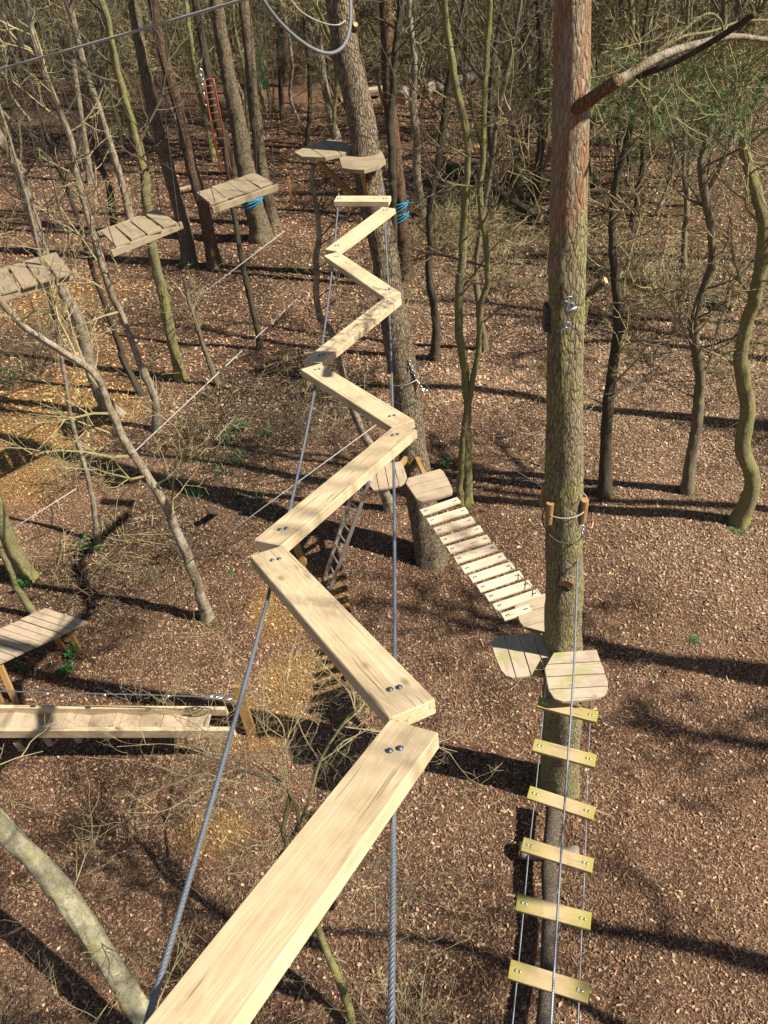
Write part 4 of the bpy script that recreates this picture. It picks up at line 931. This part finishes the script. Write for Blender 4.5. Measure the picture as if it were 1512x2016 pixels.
# ------------------------------------------------------------------ two big pines: crowns above the frame, branch in view
def needles(mb, p, d, n, L, wd, rg, cone=.9):
    V_ = []; F_ = []
    d = np.array(d) / np.linalg.norm(d)
    for i in range(n):
        q = d * rg.uniform(.2, 1) + np.array([rg.gauss(0, cone), rg.gauss(0, cone), rg.gauss(0, cone)]); q /= np.linalg.norm(q)
        s_ = np.cross(q, [rg.gauss(0, 1), rg.gauss(0, 1), rg.gauss(0, 1)]); s_ /= np.linalg.norm(s_) + 1e-9
        b = np.array(p) + d * rg.uniform(-.5, .5) * L; e = b + q * L * rg.uniform(.6, 1.1)
        k = 3 * i; V_ += [b - s_ * wd / 2, b + s_ * wd / 2, e]; F_.append((k, k + 1, k + 2))
    mb.add(V_, F_)
def needle_crown(root, P0, z0, z1, rad, nb, ncl, seed, per=16, L=.22, wd=.03):
    rg = random.Random(seed); cb, nb_ = MB(), MB()
    for k in range(nb):
        z = z0 + (z1 - z0) * (k + rg.random()) / nb; az = rg.uniform(0, 6.28); R_ = rad * rg.uniform(.5, 1) * (1 - .6 * (z - z0) / (z1 - z0))
        b = np.array([P0[0], P0[1], z]); e = b + np.array([math.cos(az) * R_, math.sin(az) * R_, R_ * .25]); m_ = (b + e) / 2 + [0, 0, .12]
        cb.tube([b, m_, e], [.05, .03, .012], 5)
        for j in range(ncl):
            t = rg.uniform(.35, 1.05); p = b + (e - b) * t + np.array([rg.gauss(0, .28), rg.gauss(0, .28), rg.gauss(0, .16)])
            needles(nb_, p, (rg.gauss(0, .5), rg.gauss(0, .5), 1), per, L, wd, rg)
    cb.build('crown', M_twig_d, root); nb_.build('foliage', M_needle, root)
pt = PINE[1][-1]; needle_crown(PINE[0], pt, 13.5, 17.2, 2.8, 16, 9, 3)
ct = CEN[1][-1]; needle_crown(CEN[0], ct, 13.0, 18, 3.0, 16, 9, 4)
Yp = pineQ[-1][1] * 0 + at_z(pineQ, 9.3)[1]
pb = thing('pine_branch', V(1140, 208, Yp), 'big pine limb with needle sprays reaching to the upper right corner from the foreground pine', 'branch')
def B_(pix, Y, r0, r1, mat, nm='limb', sides=9):
    n = len(pix); Ys = np.linspace(Y[0], Y[1], n); P = smoothpts([V(*q, y) for q, y in zip(pix, Ys)], 6); mb = MB()
    pr = 1 + (NP.rand(len(P), sides) - .5) * .05; mb.tube(P - np.array(pb.location), np.linspace(r0, r1, len(P)), sides, True, pr); mb.build(nm, mat, pb, True); return P
M_orb = bark('orange_limb_bark', (.33, .19, .10), (.06, .04, .03), moss=(.26, .22, .12), moss_amt=.5, sc=1.5)
lb1 = B_([(1135, 214), (1165, 194), (1190, 176), (1218, 158)], (Yp - .1, Yp - .5), .045, .036, M_orb)
lb2 = B_([(1150, 205), (1190, 178), (1240, 146), (1290, 116), (1335, 98), (1385, 84), (1440, 72), (1490, 76), (1550, 84)], (Yp - .2, Yp + .2), .038, .014, M_birch)
lb3 = B_([(1250, 152), (1310, 130), (1360, 106), (1405, 80), (1445, 55), (1486, 27)], (Yp + .05, Yp - .4), .020, .018, M_dark)
lb4 = B_([(1290, 105), (1330, 75), (1370, 40), (1398, 27), (1418, 40), (1424, 62)], (Yp + .2, Yp + .3), .013, .007, M_mossy)
lb5 = B_([(1300, 100), (1345, 72), (1400, 62), (1460, 42), (1520, 40)], (Yp + .4, Yp + .9), .012, .007, M_mossy)
tw, nd = MB(), MB(); rg = random.Random(21); off = np.array(pb.location)
zones_ = [(1085, 1200, 135, 235, 20), (1160, 1330, 190, 290, 16), (1290, 1420, 180, 300, 26), (1410, 1540, 140, 230, 14), (1260, 1420, 120, 190, 6), (1440, 1560, 210, 290, 8), (1200, 1290, 280, 330, 3)]
allP = np.concatenate([lb2, lb3, lb1])
for x0, x1, y0, y1, n in zones_:
    for i in range(n):
        px, py = rg.uniform(x0, x1), rg.uniform(y0, y1); Y = Yp + rg.uniform(.05, 1.9); e = V(px, py, Y)
        dd = np.linalg.norm((allP - e) * [1, .6, .6], axis=1); s_ = allP[int(np.argmin(dd + NP.rand(len(dd)) * .35))]
        m1 = s_ + (e - s_) * .4 + np.array([rg.gauss(0, .1), rg.gauss(0, .1), rg.uniform(.0, .14)]); m2 = s_ + (e - s_) * .75 + np.array([rg.gauss(0, .08), rg.gauss(0, .08), rg.uniform(-.03, .08)])
        P = smoothpts([s_ - off, m1 - off, m2 - off, e - off], 3); tw.tube(P, np.linspace(.004, .0016, len(P)), 4, False)
        for j in range(rg.randint(2, 5)):
            t = rg.uniform(.45, 1); q = P[int(t * (len(P) - 1))]; dr = np.array([rg.gauss(0, .6), rg.gauss(0, .6), rg.gauss(-.1, .5)]); L_ = rg.uniform(.05, .22)
            q2 = q + dr * L_; tw.tube([q, (q + q2) / 2 + [0, 0, -.01], q2], [.003, .0025, .002], 3, False)
            if rg.random() < .75: needles(nd, q2, dr, rg.randint(26, 44), .085, .0042, rg, .5)
        needles(nd, P[-1], P[-1] - P[-3], 30, .075, .0034, rg, .55)
        
        if i % 3 == 0: grow(tw, m1 - off, (rg.gauss(0, 1), abs(rg.gauss(0, 1)), rg.gauss(-.2, .8)), rg.uniform(.3, .7), .003, 1, rg, rmin=.0018, up=-.02)
tw.build('twigs', M_twig_y, pb); nd.build('needles', M_needle, pb)

# ------------------------------------------------------------------ birch close below, lower left, and the leafless bush under the bridge
nb = thing('birch_tree', U(390, 2160, 0), 'thick lichen spotted birch leaning across the lower left corner', 'tree'); off = np.array(nb.location)
P = [np.array(off) - [0, 0, .15]] + [U(x, y, z) for x, y, z in ((345, 2085, .5), (300, 2018, .9), (245, 1938, 1.3), (190, 1850, 1.8), (135, 1772, 2.3), (72, 1693, 2.8), (0, 1622, 3.3), (-80, 1550, 3.9), (-200, 1450, 4.8), (-330, 1350, 5.8))]
mb = MB(); trunk_mesh(mb, [p - off for p in P], [.13, .125, .113, .10, .07], 36, .22, 5, .15); mb.build('trunk', bark('lichen_birch_bark', (.27, .24, .15), (.09, .075, .05), moss=(.38, .34, .13), moss_amt=.8, crack=.3, sc=1.6, white=(.42, .39, .27)), nb, True)
cb = MB(); rg = random.Random(5)
for k in range(9): grow(cb, U(-60 - 30 * k, 1560 - 22 * k, 3.8 + .2 * k) - off, (rg.gauss(-.4, 1), rg.gauss(.3, .8), rg.uniform(0, .9)), 1.6, .02, 3, rg, rmin=.0035)
for k, (x, y, z) in enumerate(((245, 1938, 1.3), (190, 1850, 1.8), (135, 1772, 2.3), (300, 2018, .9))): grow(cb, U(x, y, z) - off, (rg.uniform(-.2, 1), rg.gauss(0, .6), .3), 1.0, .01, 2, rg, rmin=.003)
cb.build('crown', M_twig_y, nb)

bu = thing('hazel_bush', U(694, 2060, 0), 'leafless yellow green bush spreading its twigs under the nearest planks', 'bush'); off = np.array(bu.location)
st = smoothpts([off, U(690, 1995, .3), U(668, 1930, .7), U(640, 1865, 1.1), U(618, 1800, 1.5), U(604, 1745, 1.9), U(580, 1690, 2.3), U(558, 1640, 2.6), U(572, 1560, 3.1)], 5) - off
mb = MB(); mb.tube(st, np.linspace(.055, .024, len(st)), 10, True, 1 + (NP.rand(len(st), 10) - .5) * .2); mb.build('stem', M_mossy, bu, True)
st2 = smoothpts([U(604, 1745, 1.9), U(590, 1670, 2.4), U(586, 1600, 2.9), U(568, 1556, 3.15)], 5) - off
mb = MB(); mb.tube(st2, np.linspace(.024, .018, len(st2)), 8); mb.build('stem', M_mossy, bu, True)
st3 = smoothpts([U(548, 1690, 2.2), U(600, 1600, 2.8), U(630, 1500, 3.2), U(672, 1430, 3.5), U(718, 1372, 3.8)], 5) - off
mb = MB(); mb.tube(st3, np.linspace(.024, .011, len(st3)), 8); mb.build('stem', M_mossy, bu, True)
cb = MB(); rg = random.Random(11)
hub = [U(568, 1556, 3.1), U(560, 1545, 3.15), U(600, 1600, 2.8), U(630, 1500, 3.2), U(672, 1430, 3.5), U(556, 1640, 2.6), U(618, 1800, 1.5), U(668, 1930, .7), U(700, 1400, 3.7)]
tg = [(160, 1490), (230, 1470), (300, 1400), (360, 1330), (420, 1500), (480, 1300), (520, 1420), (300, 1560), (250, 1600), (700, 1500), (760, 1440), (640, 1340), (800, 1700), (840, 1760), (740, 1840), (400, 1600), (560, 1480), (450, 1560), (620, 1290), (700, 1320), (480, 1680), (820, 1900), (900, 1480), (390, 1440), (340, 1500), (560, 1330)]
for x, y in tg:
    e = U(x, y, rg.uniform(2.6, 3.9)) ; h_ = min(hub, key=lambda q: np.linalg.norm(q - e) + rg.random() * .4); d_ = e - h_; L_ = np.linalg.norm(d_)
    m1 = h_ + d_ * .35 + np.array([rg.gauss(0, .1), rg.gauss(0, .1), .1]); m2 = h_ + d_ * .7 + np.array([rg.gauss(0, .12), rg.gauss(0, .12), .08])
    Pp = smoothpts([h_ - off, m1 - off, m2 - off, e - off], 4); cb.tube(Pp, np.linspace(.009, .0028, len(Pp)), 5, False)
    for j in range(6):
        i = rg.randrange(3, len(Pp)); ax = Pp[i] - Pp[i - 1]; ax /= np.linalg.norm(ax)
        grow(cb, Pp[i], ax * .8 + np.array([rg.gauss(0, .6), rg.gauss(0, .6), rg.gauss(0, .4)]), rg.uniform(.3, .85), .0045, 2, rg, rmin=.002, up=.02, dens=.8)
cb.build('twigs', M_twig_p, bu)
for (bx, by, lab, sd_, L_, n_, z_, mt) in ((40, 2080, 'thin twiggy brushwood below the leaning birch in the lower left corner', 31, 1.5, 26, .1, M_twig_d), (440, 2090, 'sparse olive brushwood at the bottom edge beside the birch foot', 32, 1.2, 16, .1, M_twig_y),
     (810, 2090, 'leafless brushwood at the bottom edge right of the nearest plank', 33, 1.1, 14, .1, M_twig_p), (60, 720, 'tangled pale twigs under the nearest hanging step', 34, 1.6, 12, .0, M_twig_d), (380, 1100, 'low twigs beside the foot of the white leaning birch', 35, .8, 9, 0, M_twig_d),
     (640, 880, 'dry brown shrub in the dark clearing left of the zigzag pine', 36, 1.4, 12, 0, M_twig_d), (1130, 830, 'pale leafless sapling twigs left of the tall pine at mid height', 37, 1.5, 7, .3, M_twig_p), (260, 1170, 'low dry twigs behind the slatted bench', 38, .8, 10, 0, M_twig_d),
     (760, 640, 'small bare shrub behind the middle of the zigzag bridge', 39, 1.6, 8, 0, M_twig_y), (900, 480, 'brushy bare shrub near the slanting fallen trunk', 40, 1.8, 14, 0, M_twig_y), (1300, 620, 'tangled pale bush beside the rotten log at the right', 41, 2.0, 16, 0, M_twig_p), (1000, 560, 'loose bare bush between mossy twin stems and the tall pine', 42, 1.6, 10, 0, M_twig_y),
     (1440, 760, 'bare arching bush by the stout curving mossy tree', 43, 1.8, 10, 0, M_twig_y), (150, 960, 'fine bare shrub at the edge of the orange chip patch', 44, 1.3, 9, 0, M_twig_y)):
    b = U(bx, by, 0); t = thing('bare_shrub', b, lab, 'shrub'); cb = MB(); rg = random.Random(sd_)
    for k in range(n_): grow(cb, (rg.gauss(0, .15), rg.gauss(0, .15), z_), (rg.gauss(0, .7), rg.gauss(0, .7), rg.uniform(.3, 1)), L_ * rg.uniform(.5, 1.1), .0062, 2, rg, rmin=.003 + .0002 * b[1], up=.02)
    cb.build('twigs', mt, t)

# ------------------------------------------------------------------ unseen trees outside the right edge: some inferred from shadows, others added for shade
offs = [(10.4, 5.2, .2, 's'), (10.6, 12.6, .18, 'p'), (11.0, .15, .24, 's'), (14.2, 3.7, .16, 'p'), (9.6, -1.6, .10, 'b'), (12.5, -2.8, .2, 'p'), (10.5, -5.5, .2, 'p'), (17, 13, .2, 'p'), (8.2, -4.6, .12, 'b'),
        (16.5, 1.5, .2, 'p'), (19, 18, .2, 'p'), (13.0, 15.5, .12, 'b'), (21, 8.7, .2, 'p'), (12.3, 8.6, .13, 'p'), (6.4, -1.0, .10, 'd'), (7.4, .6, .08, 'd'), (11.5, 17, .12, 'b')]  # kind d trees are added to dapple the near planks
for i, (x, y, r_, k) in enumerate(offs):
    t = thing('pine_tree' if k == 'p' else 'bare_tree', (x, y, 0), ('tall pine' if k == 'p' else 'bare tree') + ' unseen outside the right edge, ' + ('', 'second ', 'third ', 'fourth ', 'fifth ', 'sixth ', 'seventh ', 'eighth ', 'ninth ', 'tenth ', 'eleventh ', 'twelfth ', 'thirteenth ', 'fourteenth ', 'fifteenth ', 'sixteenth ', 'seventeenth ')[sorted(o_[1] for o_ in offs).index(y)] + 'nearest row to the viewer', 'tree', 'trees beyond the right edge')
    rg = random.Random(100 + i); hgt = rg.uniform(14.5, 17) if k == 'p' else ({'s': 10.8, 'd': 14.5}.get(k) or rg.uniform(10, 13)); mb = MB()
    wb_ = .02 if k == 's' else .07; P = [np.array([rg.gauss(0, wb_) * j, rg.gauss(0, wb_) * j, -.2 + hgt * j / 5]) for j in range(6)]; P[0][:2] = 0
    Q, rr_ = trunk_mesh(mb, P, [r_, r_ * .8, r_ * .35], 14, .06, i, .3); mb.build('trunk', M_pine2 if k == 'p' else M_mossy, t, True)
    if k == 'p': needle_crown(t, Q[-1], hgt - 4.5, hgt, 2.2, 14, 8, 50 + i)
    else:
        cb = MB()
        for j in range({'b': 12, 'd': 9}.get(k, 5)): z = rg.uniform({'b': 5, 'd': 10.5}.get(k, 9), hgt); q = Q[int(np.argmin(np.abs(Q[:, 2] - z)))]; a_ = rg.uniform(0, 6.28); grow(cb, q, (math.cos(a_), math.sin(a_), .8), 2.0, .025, 3, rg, rmin=.006, dens=.8)
        cb.build('crown', M_twig_y, t)

# ------------------------------------------------------------------ the wood behind: countable trees copied from a few of each kind
protos = []
def proto(kind, seed):
    rg = random.Random(seed); h_ = rg.uniform(10, 14); r_ = {'pine': .17, 'birch': .07, 'moss': .075, 'dark': .075}[kind]
    mat, tm = {'pine': (M_pine_red if seed % 2 else M_pine2, M_twig_d), 'birch': (M_birch, M_twig_d), 'moss': (M_mossy, M_twig_y), 'dark': (M_dark, M_twig_d)}[kind]
    P = [np.array([0, 0, -.2])]; wob = .06 if kind == 'pine' else .34
    for j in range(1, 8): P.append(np.array([P[-1][0] + rg.gauss(0, wob), P[-1][1] + rg.gauss(0, wob), h_ * j / 7]))
    mb = MB(); Q, rr_ = trunk_mesh(mb, P, [r_, r_ * .75, r_ * .3], 10, .1, seed, .35); tme = mb.mesh('trunk', mat, True)
    cb = MB(); n = 14 if kind == 'pine' else 26; z0 = 6 if kind == 'pine' else 1.2
    for k in range(n):
        z = z0 + (h_ - z0) * (k + rg.random()) / n; i = int(np.argmin(np.abs(Q[:, 2] - z))); a_ = rg.uniform(0, 6.28); el = rg.uniform(.15, .9)
        grow(cb, Q[i], (math.cos(a_), math.sin(a_), math.tan(el)), rg.uniform(1.2, 2.6) * (1 - .4 * z / h_), .018, 2, rg, rmin=.0075, dens=1.0)
    return (kind, tme, cb.mesh('crown', tm))
for s_, kd in enumerate(('pine', 'pine', 'birch', 'birch', 'moss', 'moss', 'moss', 'dark', 'moss', 'birch')): protos.append(proto(kd, 200 + s_))
PEND = []
labs = {'pine': ('pine_tree', 'straight bare trunked pine in the wood behind', 'pines in the wood behind'), 'birch': ('birch_tree', 'pale slender birch in the leafless wood behind', 'birches in the wood behind'),
        'moss': ('mossy_tree', 'yellow green mossy tree in the leafless wood behind', 'mossy trees in the wood behind'), 'dark': ('bare_tree', 'dark thin leafless tree in the wood behind', 'dark bare trees in the wood behind')}
placed = list(TREES); cnt = 0; rg = random.Random(77)
while cnt < 400:
    y = 17 + (82 - 17) * rg.random() ** .8; hw = .5 * y + 3; x = rg.uniform(-hw * .95, hw * .85)
    if not in_view(np.array([x]), np.array([y]))[0] and y < 60: continue
    if any((x - a) ** 2 + (y - b) ** 2 < (.8 if y < 30 else .45) for a, b in placed): continue
    d = np.array([x, y, -H]); df = d @ np.array(_f0); px = 756 + F_PX * (d @ np.array(_right)) / df; py = 1008 - F_PX * (d @ np.array(_up)) / df
    if py > 470 or (py > 330 and 440 < px < 860) or (py > 300 and px < 330): continue
    if py > 190 and 560 < px < 1000 and rg.random() < .5: continue
    if py > 250 and px < 480 and rg.random() < .2: continue
    kd, tme, cme = rg.choice(protos if px < 700 and rg.random() < .6 else protos[2:])
    nm, lb, gp = labs[kd]; lb = (kd, px, y, lb); r = thing(nm, (x, y, 0), lb[3], 'tree', gp); PEND.append((r, lb)); r.rotation_euler = (rg.gauss(0, .05), rg.gauss(0, .05) - (.06 if px < 600 else 0), rg.uniform(0, 6.28)); sc = rg.uniform(.8, 1.2); r.scale = (sc * rg.uniform(.8, 1.3),) * 2 + (sc,)
    for n_, me in (('trunk', tme), ('crown', cme)):
        o = bpy.data.objects.new(n_, me); C.objects.link(o); o.parent = r
    placed.append((x, y)); cnt += 1

ORD = ['nearest'] + [w_ + ' nearest' for w_ in ('second', 'third', 'fourth', 'fifth', 'sixth', 'seventh', 'eighth', 'ninth', 'tenth', 'eleventh', 'twelfth', 'thirteenth', 'fourteenth', 'fifteenth', 'sixteenth', 'seventeenth', 'eighteenth', 'nineteenth', 'twentieth', 'twenty first', 'twenty second', 'twenty third', 'twenty fourth', 'twenty fifth', 'twenty sixth')]
BUCK = [(110, 'at the far left edge'), (240, 'well left of the orange ladder'), (380, 'just left of the orange ladder'), (500, 'round the orange ladder'), (620, 'right of the green container'), (760, 'behind the leaning zigzag pine'), (850, 'above the short far logs'), (950, 'above the long pale log'),
        (1020, 'between pale log and foreground pine'), (1090, 'just left of the foreground pine'), (1180, 'just right of the foreground pine'), (1270, 'below the pine limb'), (1350, 'behind the left needle sprays'), (1430, 'behind the right needle sprays'), (9999, 'at the far right edge')]
def place_labels(items, fmt):
    bk = {}
    for o, kd, px, y in items: bk.setdefault((kd, next(w_ for lim, w_ in BUCK if px < lim)), []).append((y, o))
    for (kd, w_), L_ in bk.items():
        for i, (y, o) in enumerate(sorted(L_, key=lambda a: a[0])): o['label'] = fmt[kd] % (ORD[i] if i < len(ORD) else ('remote', 'very remote', 'faintest', 'most hidden', 'hindmost', 'farthest', 'last')[min(i - len(ORD), 6)], w_)
place_labels([(o_, *q_[:3]) for o_, q_ in PEND], {'pine': '%s straight bare trunked background pine %s', 'birch': '%s pale slender background birch %s', 'moss': '%s yellow green mossy background tree %s', 'dark': '%s dark thin leafless background tree %s'})
# evergreen bushes at the back
def bush_mesh(seed, nl, leaf, mat):
    rs = np.random.RandomState(seed); n = nl
    cc = rs.normal(0, 1, (26, 3)) * [.42, .42, .3]; k = rs.randint(0, 26, n); p = cc[k] + rs.normal(0, .16, (n, 3)); p[:, 2] = np.abs(p[:, 2] + .5)
    a = rs.normal(0, 1, (n, 3)); a /= np.linalg.norm(a, axis=1)[:, None]; b = np.cross(a, rs.normal(0, 1, (n, 3))); b /= np.linalg.norm(b, axis=1)[:, None]
    s_ = leaf * rs.uniform(.6, 1.3, (n, 1)); Vt = np.stack([p - a * s_, p + b * s_ * .45, p + a * s_, p - b * s_ * .45], 1).reshape(-1, 3)
    mb = MB(); mb.v = [Vt]; mb.n = len(Vt); mb.f = [tuple(range(4 * i, 4 * i + 4)) for i in range(n)]; return mb.mesh('foliage', mat)
bms = [bush_mesh(s_, 4200, .045, M_ever) for s_ in (1, 2, 3)] + [bush_mesh(4, 3000, .03, M_bramble)]
BPEND = []
rg = random.Random(9)
for i in range(64):
    y = rg.uniform(58, 95); x = rg.uniform(-.5, .45) * y; 
    if i < 12: y = rg.uniform(62, 75); x = -.42 * y + rg.uniform(-4, 9)
    r = thing('evergreen_bush', (x, y, 0), 'evergreen bush at the back of the wood', 'bush', 'evergreen bushes at the back of the wood'); me = rg.choice(bms[:3] if rg.random() < .7 else bms)
    sc = rg.uniform(1.6, 3.4); r.scale = (sc * 1.3, sc * 1.3, sc); r.rotation_euler = (0, 0, rg.uniform(0, 6.28)); o = bpy.data.objects.new('foliage', me); C.objects.link(o); o.parent = r
    d = np.array([x, y, -H + 1]); BPEND.append((r, 'g' if me is bms[3] else 'e', 756 + F_PX * (d @ np.array(_right)) / (d @ np.array(_f0)), y))
place_labels(BPEND, {'e': '%s dark evergreen bush %s', 'g': '%s pale olive bush %s'})
# far thicket that reads as one mass
mb = MB(); rg = random.Random(55)
for i in range(5200):
    y = 34 + 60 * rg.random() ** .7; x = rg.uniform(-.52, .5) * y; d = np.array([x, y, -H]); px = 756 + F_PX * (d @ np.array(_right)) / (d @ np.array(_f0))
    if y < 52 and (560 < px < 1050 or px < 480): continue
    h_ = rg.uniform(1, 6.5); P = [(x, y, 0), (x + rg.gauss(0, .3), y, h_ * .5), (x + rg.gauss(0, .7), y + rg.gauss(0, .5), h_)]; mb.tube(P, [.02, .014, .008], 3, False)
    for j in range(4):
        z = h_ * rg.uniform(.25, 1); l = rg.uniform(.4, 1.5); q = np.array([x, y, z]); dd = np.array([rg.gauss(0, 1), rg.gauss(0, .6), rg.uniform(0, 1)]); dd *= l / np.linalg.norm(dd)
        mb.tube([q, q + dd * .5 + [0, 0, -.05], q + dd], [.010, .008, .006], 3, False)
o = mb.build('thicket', M_twig_t); o['kind'] = 'stuff'; o['label'] = 'leafless thicket filling the back of the wood'; o['category'] = 'thicket'

# brambles, fallen sticks
def arcs(name, zones, label, mat, r, h=(.1, .5), L=(.5, 1.4), seed=1, leaf=None):
    mb = MB(); rg = random.Random(seed); lfV = []
    for px, py, rx, ry, n in zones:
        c = U(px, py)
        for i in range(n):
            x, y = c[0] + rg.gauss(0, rx), c[1] + rg.gauss(0, ry); a_ = rg.uniform(0, 6.28); l = rg.uniform(*L); hh = rg.uniform(*h); g = float(gz(x, y))
            P = [(x, y, g - .01), (x + math.cos(a_) * l * .35, y + math.sin(a_) * l * .35, g + hh), (x + math.cos(a_ + .2) * l * .7, y + math.sin(a_ + .2) * l * .7, g + hh * .8), (x + math.cos(a_ + .4) * l, y + math.sin(a_ + .4) * l, g + hh * .2)]
            mb.tube(P, [r, r, r * .8, r * .5], 3, False)
    o = mb.build(name, mat); o['kind'] = 'stuff'; o['label'] = label; o['category'] = 'ground cover'
bz = [(880, 430, 1.8, 1.2, 160), (960, 440, 1.5, 1.2, 140), (1010, 480, 1.3, 1.0, 100), (1250, 560, 1.8, 1.2, 220), (1390, 560, 1.5, 1.5, 200), (1200, 480, 1.8, 1.5, 160), (1450, 640, 1.0, 1.0, 70), (1400, 420, 2.5, 2, 240), (700, 640, .8, 1.5, 60), (560, 560, 1.5, 1.5, 60), (120, 640, 1.2, 1.2, 70), (300, 760, 1.0, 1.0, 60), (180, 1100, .6, .6, 60), (640, 760, .7, .9, 60)]
arcs('bramble_patch', bz, 'tangled olive bramble stems on the ground', M_twig_y, .006)
arcs('bramble_patch', [(900, 450, 2.2, 1.4, 120), (1300, 540, 3.0, 2, 300), (420, 800, 1.5, 1.2, 60), (1350, 330, 5, 4, 250), (200, 350, 4, 3, 120)], 'dry brown bramble stems on the ground', M_twig_d, .006, seed=4)
arcs('fallen_sticks', [(600, 900, 4.5, 4, 240), (1200, 900, 4, 4, 200), (1100, 1400, 2.5, 2, 120), (500, 1600, 2.5, 1.2, 110), (900, 400, 8, 5, 200)], 'thin fallen sticks lying on the forest floor', M_twig_p, .0045, (.01, .03), (.15, .7), 5)

# green plants on the floor
def blades(name, px, py, n, Lb, wd, mat, label, cat, spread=.08, droop=.5, seed=1):
    rg = random.Random(seed); mb = MB(); b = U(px, py); z = float(gz(b[0], b[1])); t = None
    for i in range(n):
        a_ = rg.uniform(0, 6.28); x, y = rg.gauss(0, spread), rg.gauss(0, spread); l = Lb * rg.uniform(.6, 1.1); lean = rg.uniform(.1, droop); s_ = np.array([-math.sin(a_), math.cos(a_), 0]) * wd / 2
        d_ = np.array([math.cos(a_), math.sin(a_), 0]); p0 = np.array([x, y, -.01]); p1 = p0 + d_ * l * lean * .4 + [0, 0, l * .6]; p2 = p0 + d_ * l * lean + [0, 0, l * (1 - lean * .5)]
        mb.add([p0 - s_, p0 + s_, p1 + s_, p1 - s_, p2], [(0, 1, 2, 3), (3, 2, 4)])
    o = mb.build(name, mat, None, loc=(b[0], b[1], z)); tag(o, label, cat); return o
for k, (x, y, n, lab) in enumerate(((448, 868, 34, 'daffodil leaves at the upper end of the green row in the left clearing'), (472, 905, 40, 'largest clump of daffodil leaves in the left clearing'), (525, 860, 26, 'pale daffodil clump in the shade of the dark clearing'), (440, 935, 22, 'small daffodil clump below the largest one'),
    (386, 975, 16, 'daffodil shoots by the birch in the left clearing'), (508, 985, 18, 'daffodil shoots left of the zigzag support cable'), (410, 905, 12, 'few daffodil leaves left of the largest clump'))):
    blades('daffodil_clump', x, y, n, .34, .016, M_daff, lab, 'plant', .12, .6, k)
blades('grass_tuft', 1365, 1263, 90, .13, .006, M_daff, 'bright green grass tuft alone on the bare ground at the right', 'plant', .05, 1.2, 20)
blades('grass_tuft', 1425, 1785, 26, .07, .005, M_bramble, 'tiny faint grass tuft in the lower right', 'plant', .06, 1.2, 21)
blades('grass_tuft', 455, 1128, 30, .12, .006, M_daff, 'small grass tuft near the corner of the zigzag bridge', 'plant', .06, 1, 22)
blades('grass_tuft', 1130, 1520, 60, .3, .005, M_bramble, 'dry pale grass at the foot of the foreground pine', 'plant', .1, 1, 23)
def leafy(px, py, n, R_, leaf, mat, label, seed, name='holly_seedling'):
    rg = random.Random(seed); b = U(px, py); t = thing(name, (b[0], b[1], float(gz(b[0], b[1]))), label, 'plant'); st_, lf = MB(), MB()
    for i in range(max(3, n // 7)):
        a_ = rg.uniform(0, 6.28); e = np.array([math.cos(a_) * R_ * rg.random(), math.sin(a_) * R_ * rg.random(), R_ * rg.uniform(.6, 1.5)]); st_.tube([(0, 0, 0), e * .5 + [0, 0, .03], e], [.006, .004, .003], 4)
        for j in range(7):
            c = e * rg.uniform(.4, 1.05) + np.array([rg.gauss(0, .03), rg.gauss(0, .03), 0]); d_ = np.array([rg.gauss(0, 1), rg.gauss(0, 1), rg.uniform(0, .6)]); d_ /= np.linalg.norm(d_); s_ = np.cross(d_, [0, 0, 1]); s_ /= np.linalg.norm(s_) + 1e-6; u = np.cross(s_, d_)
            lf.add([c, c + d_ * leaf * .5 + s_ * leaf * .3 + u * .008, c + d_ * leaf, c + d_ * leaf * .5 - s_ * leaf * .3 + u * .008, c + d_ * leaf * .5 - u * .004], [(0, 1, 4), (1, 2, 4), (2, 3, 4), (3, 0, 4)])
    st_.build('stem', M_twig_d, t); lf.build('foliage', mat, t)
for k, (x, y, n, R_, lf_, lab) in enumerate(((145, 1292, 42, .16, .09, 'glossy holly seedling beside the bench leg'), (135, 1328, 60, .2, .08, 'bright green seedling patch below the bench'), (50, 1318, 30, .15, .07, 'small holly shoots near the left bench leg'), (55, 1160, 60, .3, .09, 'green holly sprigs at the foot of the mossy left trunk'),
    (185, 1085, 60, .3, .08, 'dark holly clump beside the thin white footed stem'), (480, 850, 70, .35, .06, 'mossy green mound in the darkest part of the clearing'), (25, 770, 90, .7, .09, 'dark evergreen shrub at the left edge under the nearest step'), (640, 950, 30, .25, .06, 'small green shoots left of the ladder'), (880, 920, 60, .3, .08, 'dark green ivy between zigzag pine and mossy twin stems'),
    (830, 830, 60, .35, .07, 'low greenery right of the zigzag pine'), (560, 720, 50, .4, .06, 'yellow green moss patch under the thin dark sapling'), (320, 380, 80, .8, .1, 'ivy growing at the foot of the pines behind the middle step'))):
    leafy(x, y, n, R_, lf_, M_holly if k < 9 else M_bramble, lab, 60 + k, 'holly_seedling' if 'holly' in lab else ('ivy_plant' if 'ivy' in lab else 'green_plant'))
# moss cushions at tree feet
for k, (x, y, r_, lab) in enumerate(((1190, 972, .3, 'moss cushion round the foot of the young tree right of the tall pine'), (1452, 1034, .38, 'bright moss cushion round the foot of the stout curving tree'), (918, 990, .26, 'moss at the foot of the mossy twin stems'), (410, 1222, .2, 'moss cushion at the foot of the white leaning birch'), (1351, 971, .2, 'small moss cushion at the foot of the forked young tree'))):
    blades('moss_cushion', x, y, 420, .075, .012, M_bramble if k != 1 else M_daff, lab, 'moss', r_ * .42, 1.3, 80 + k)
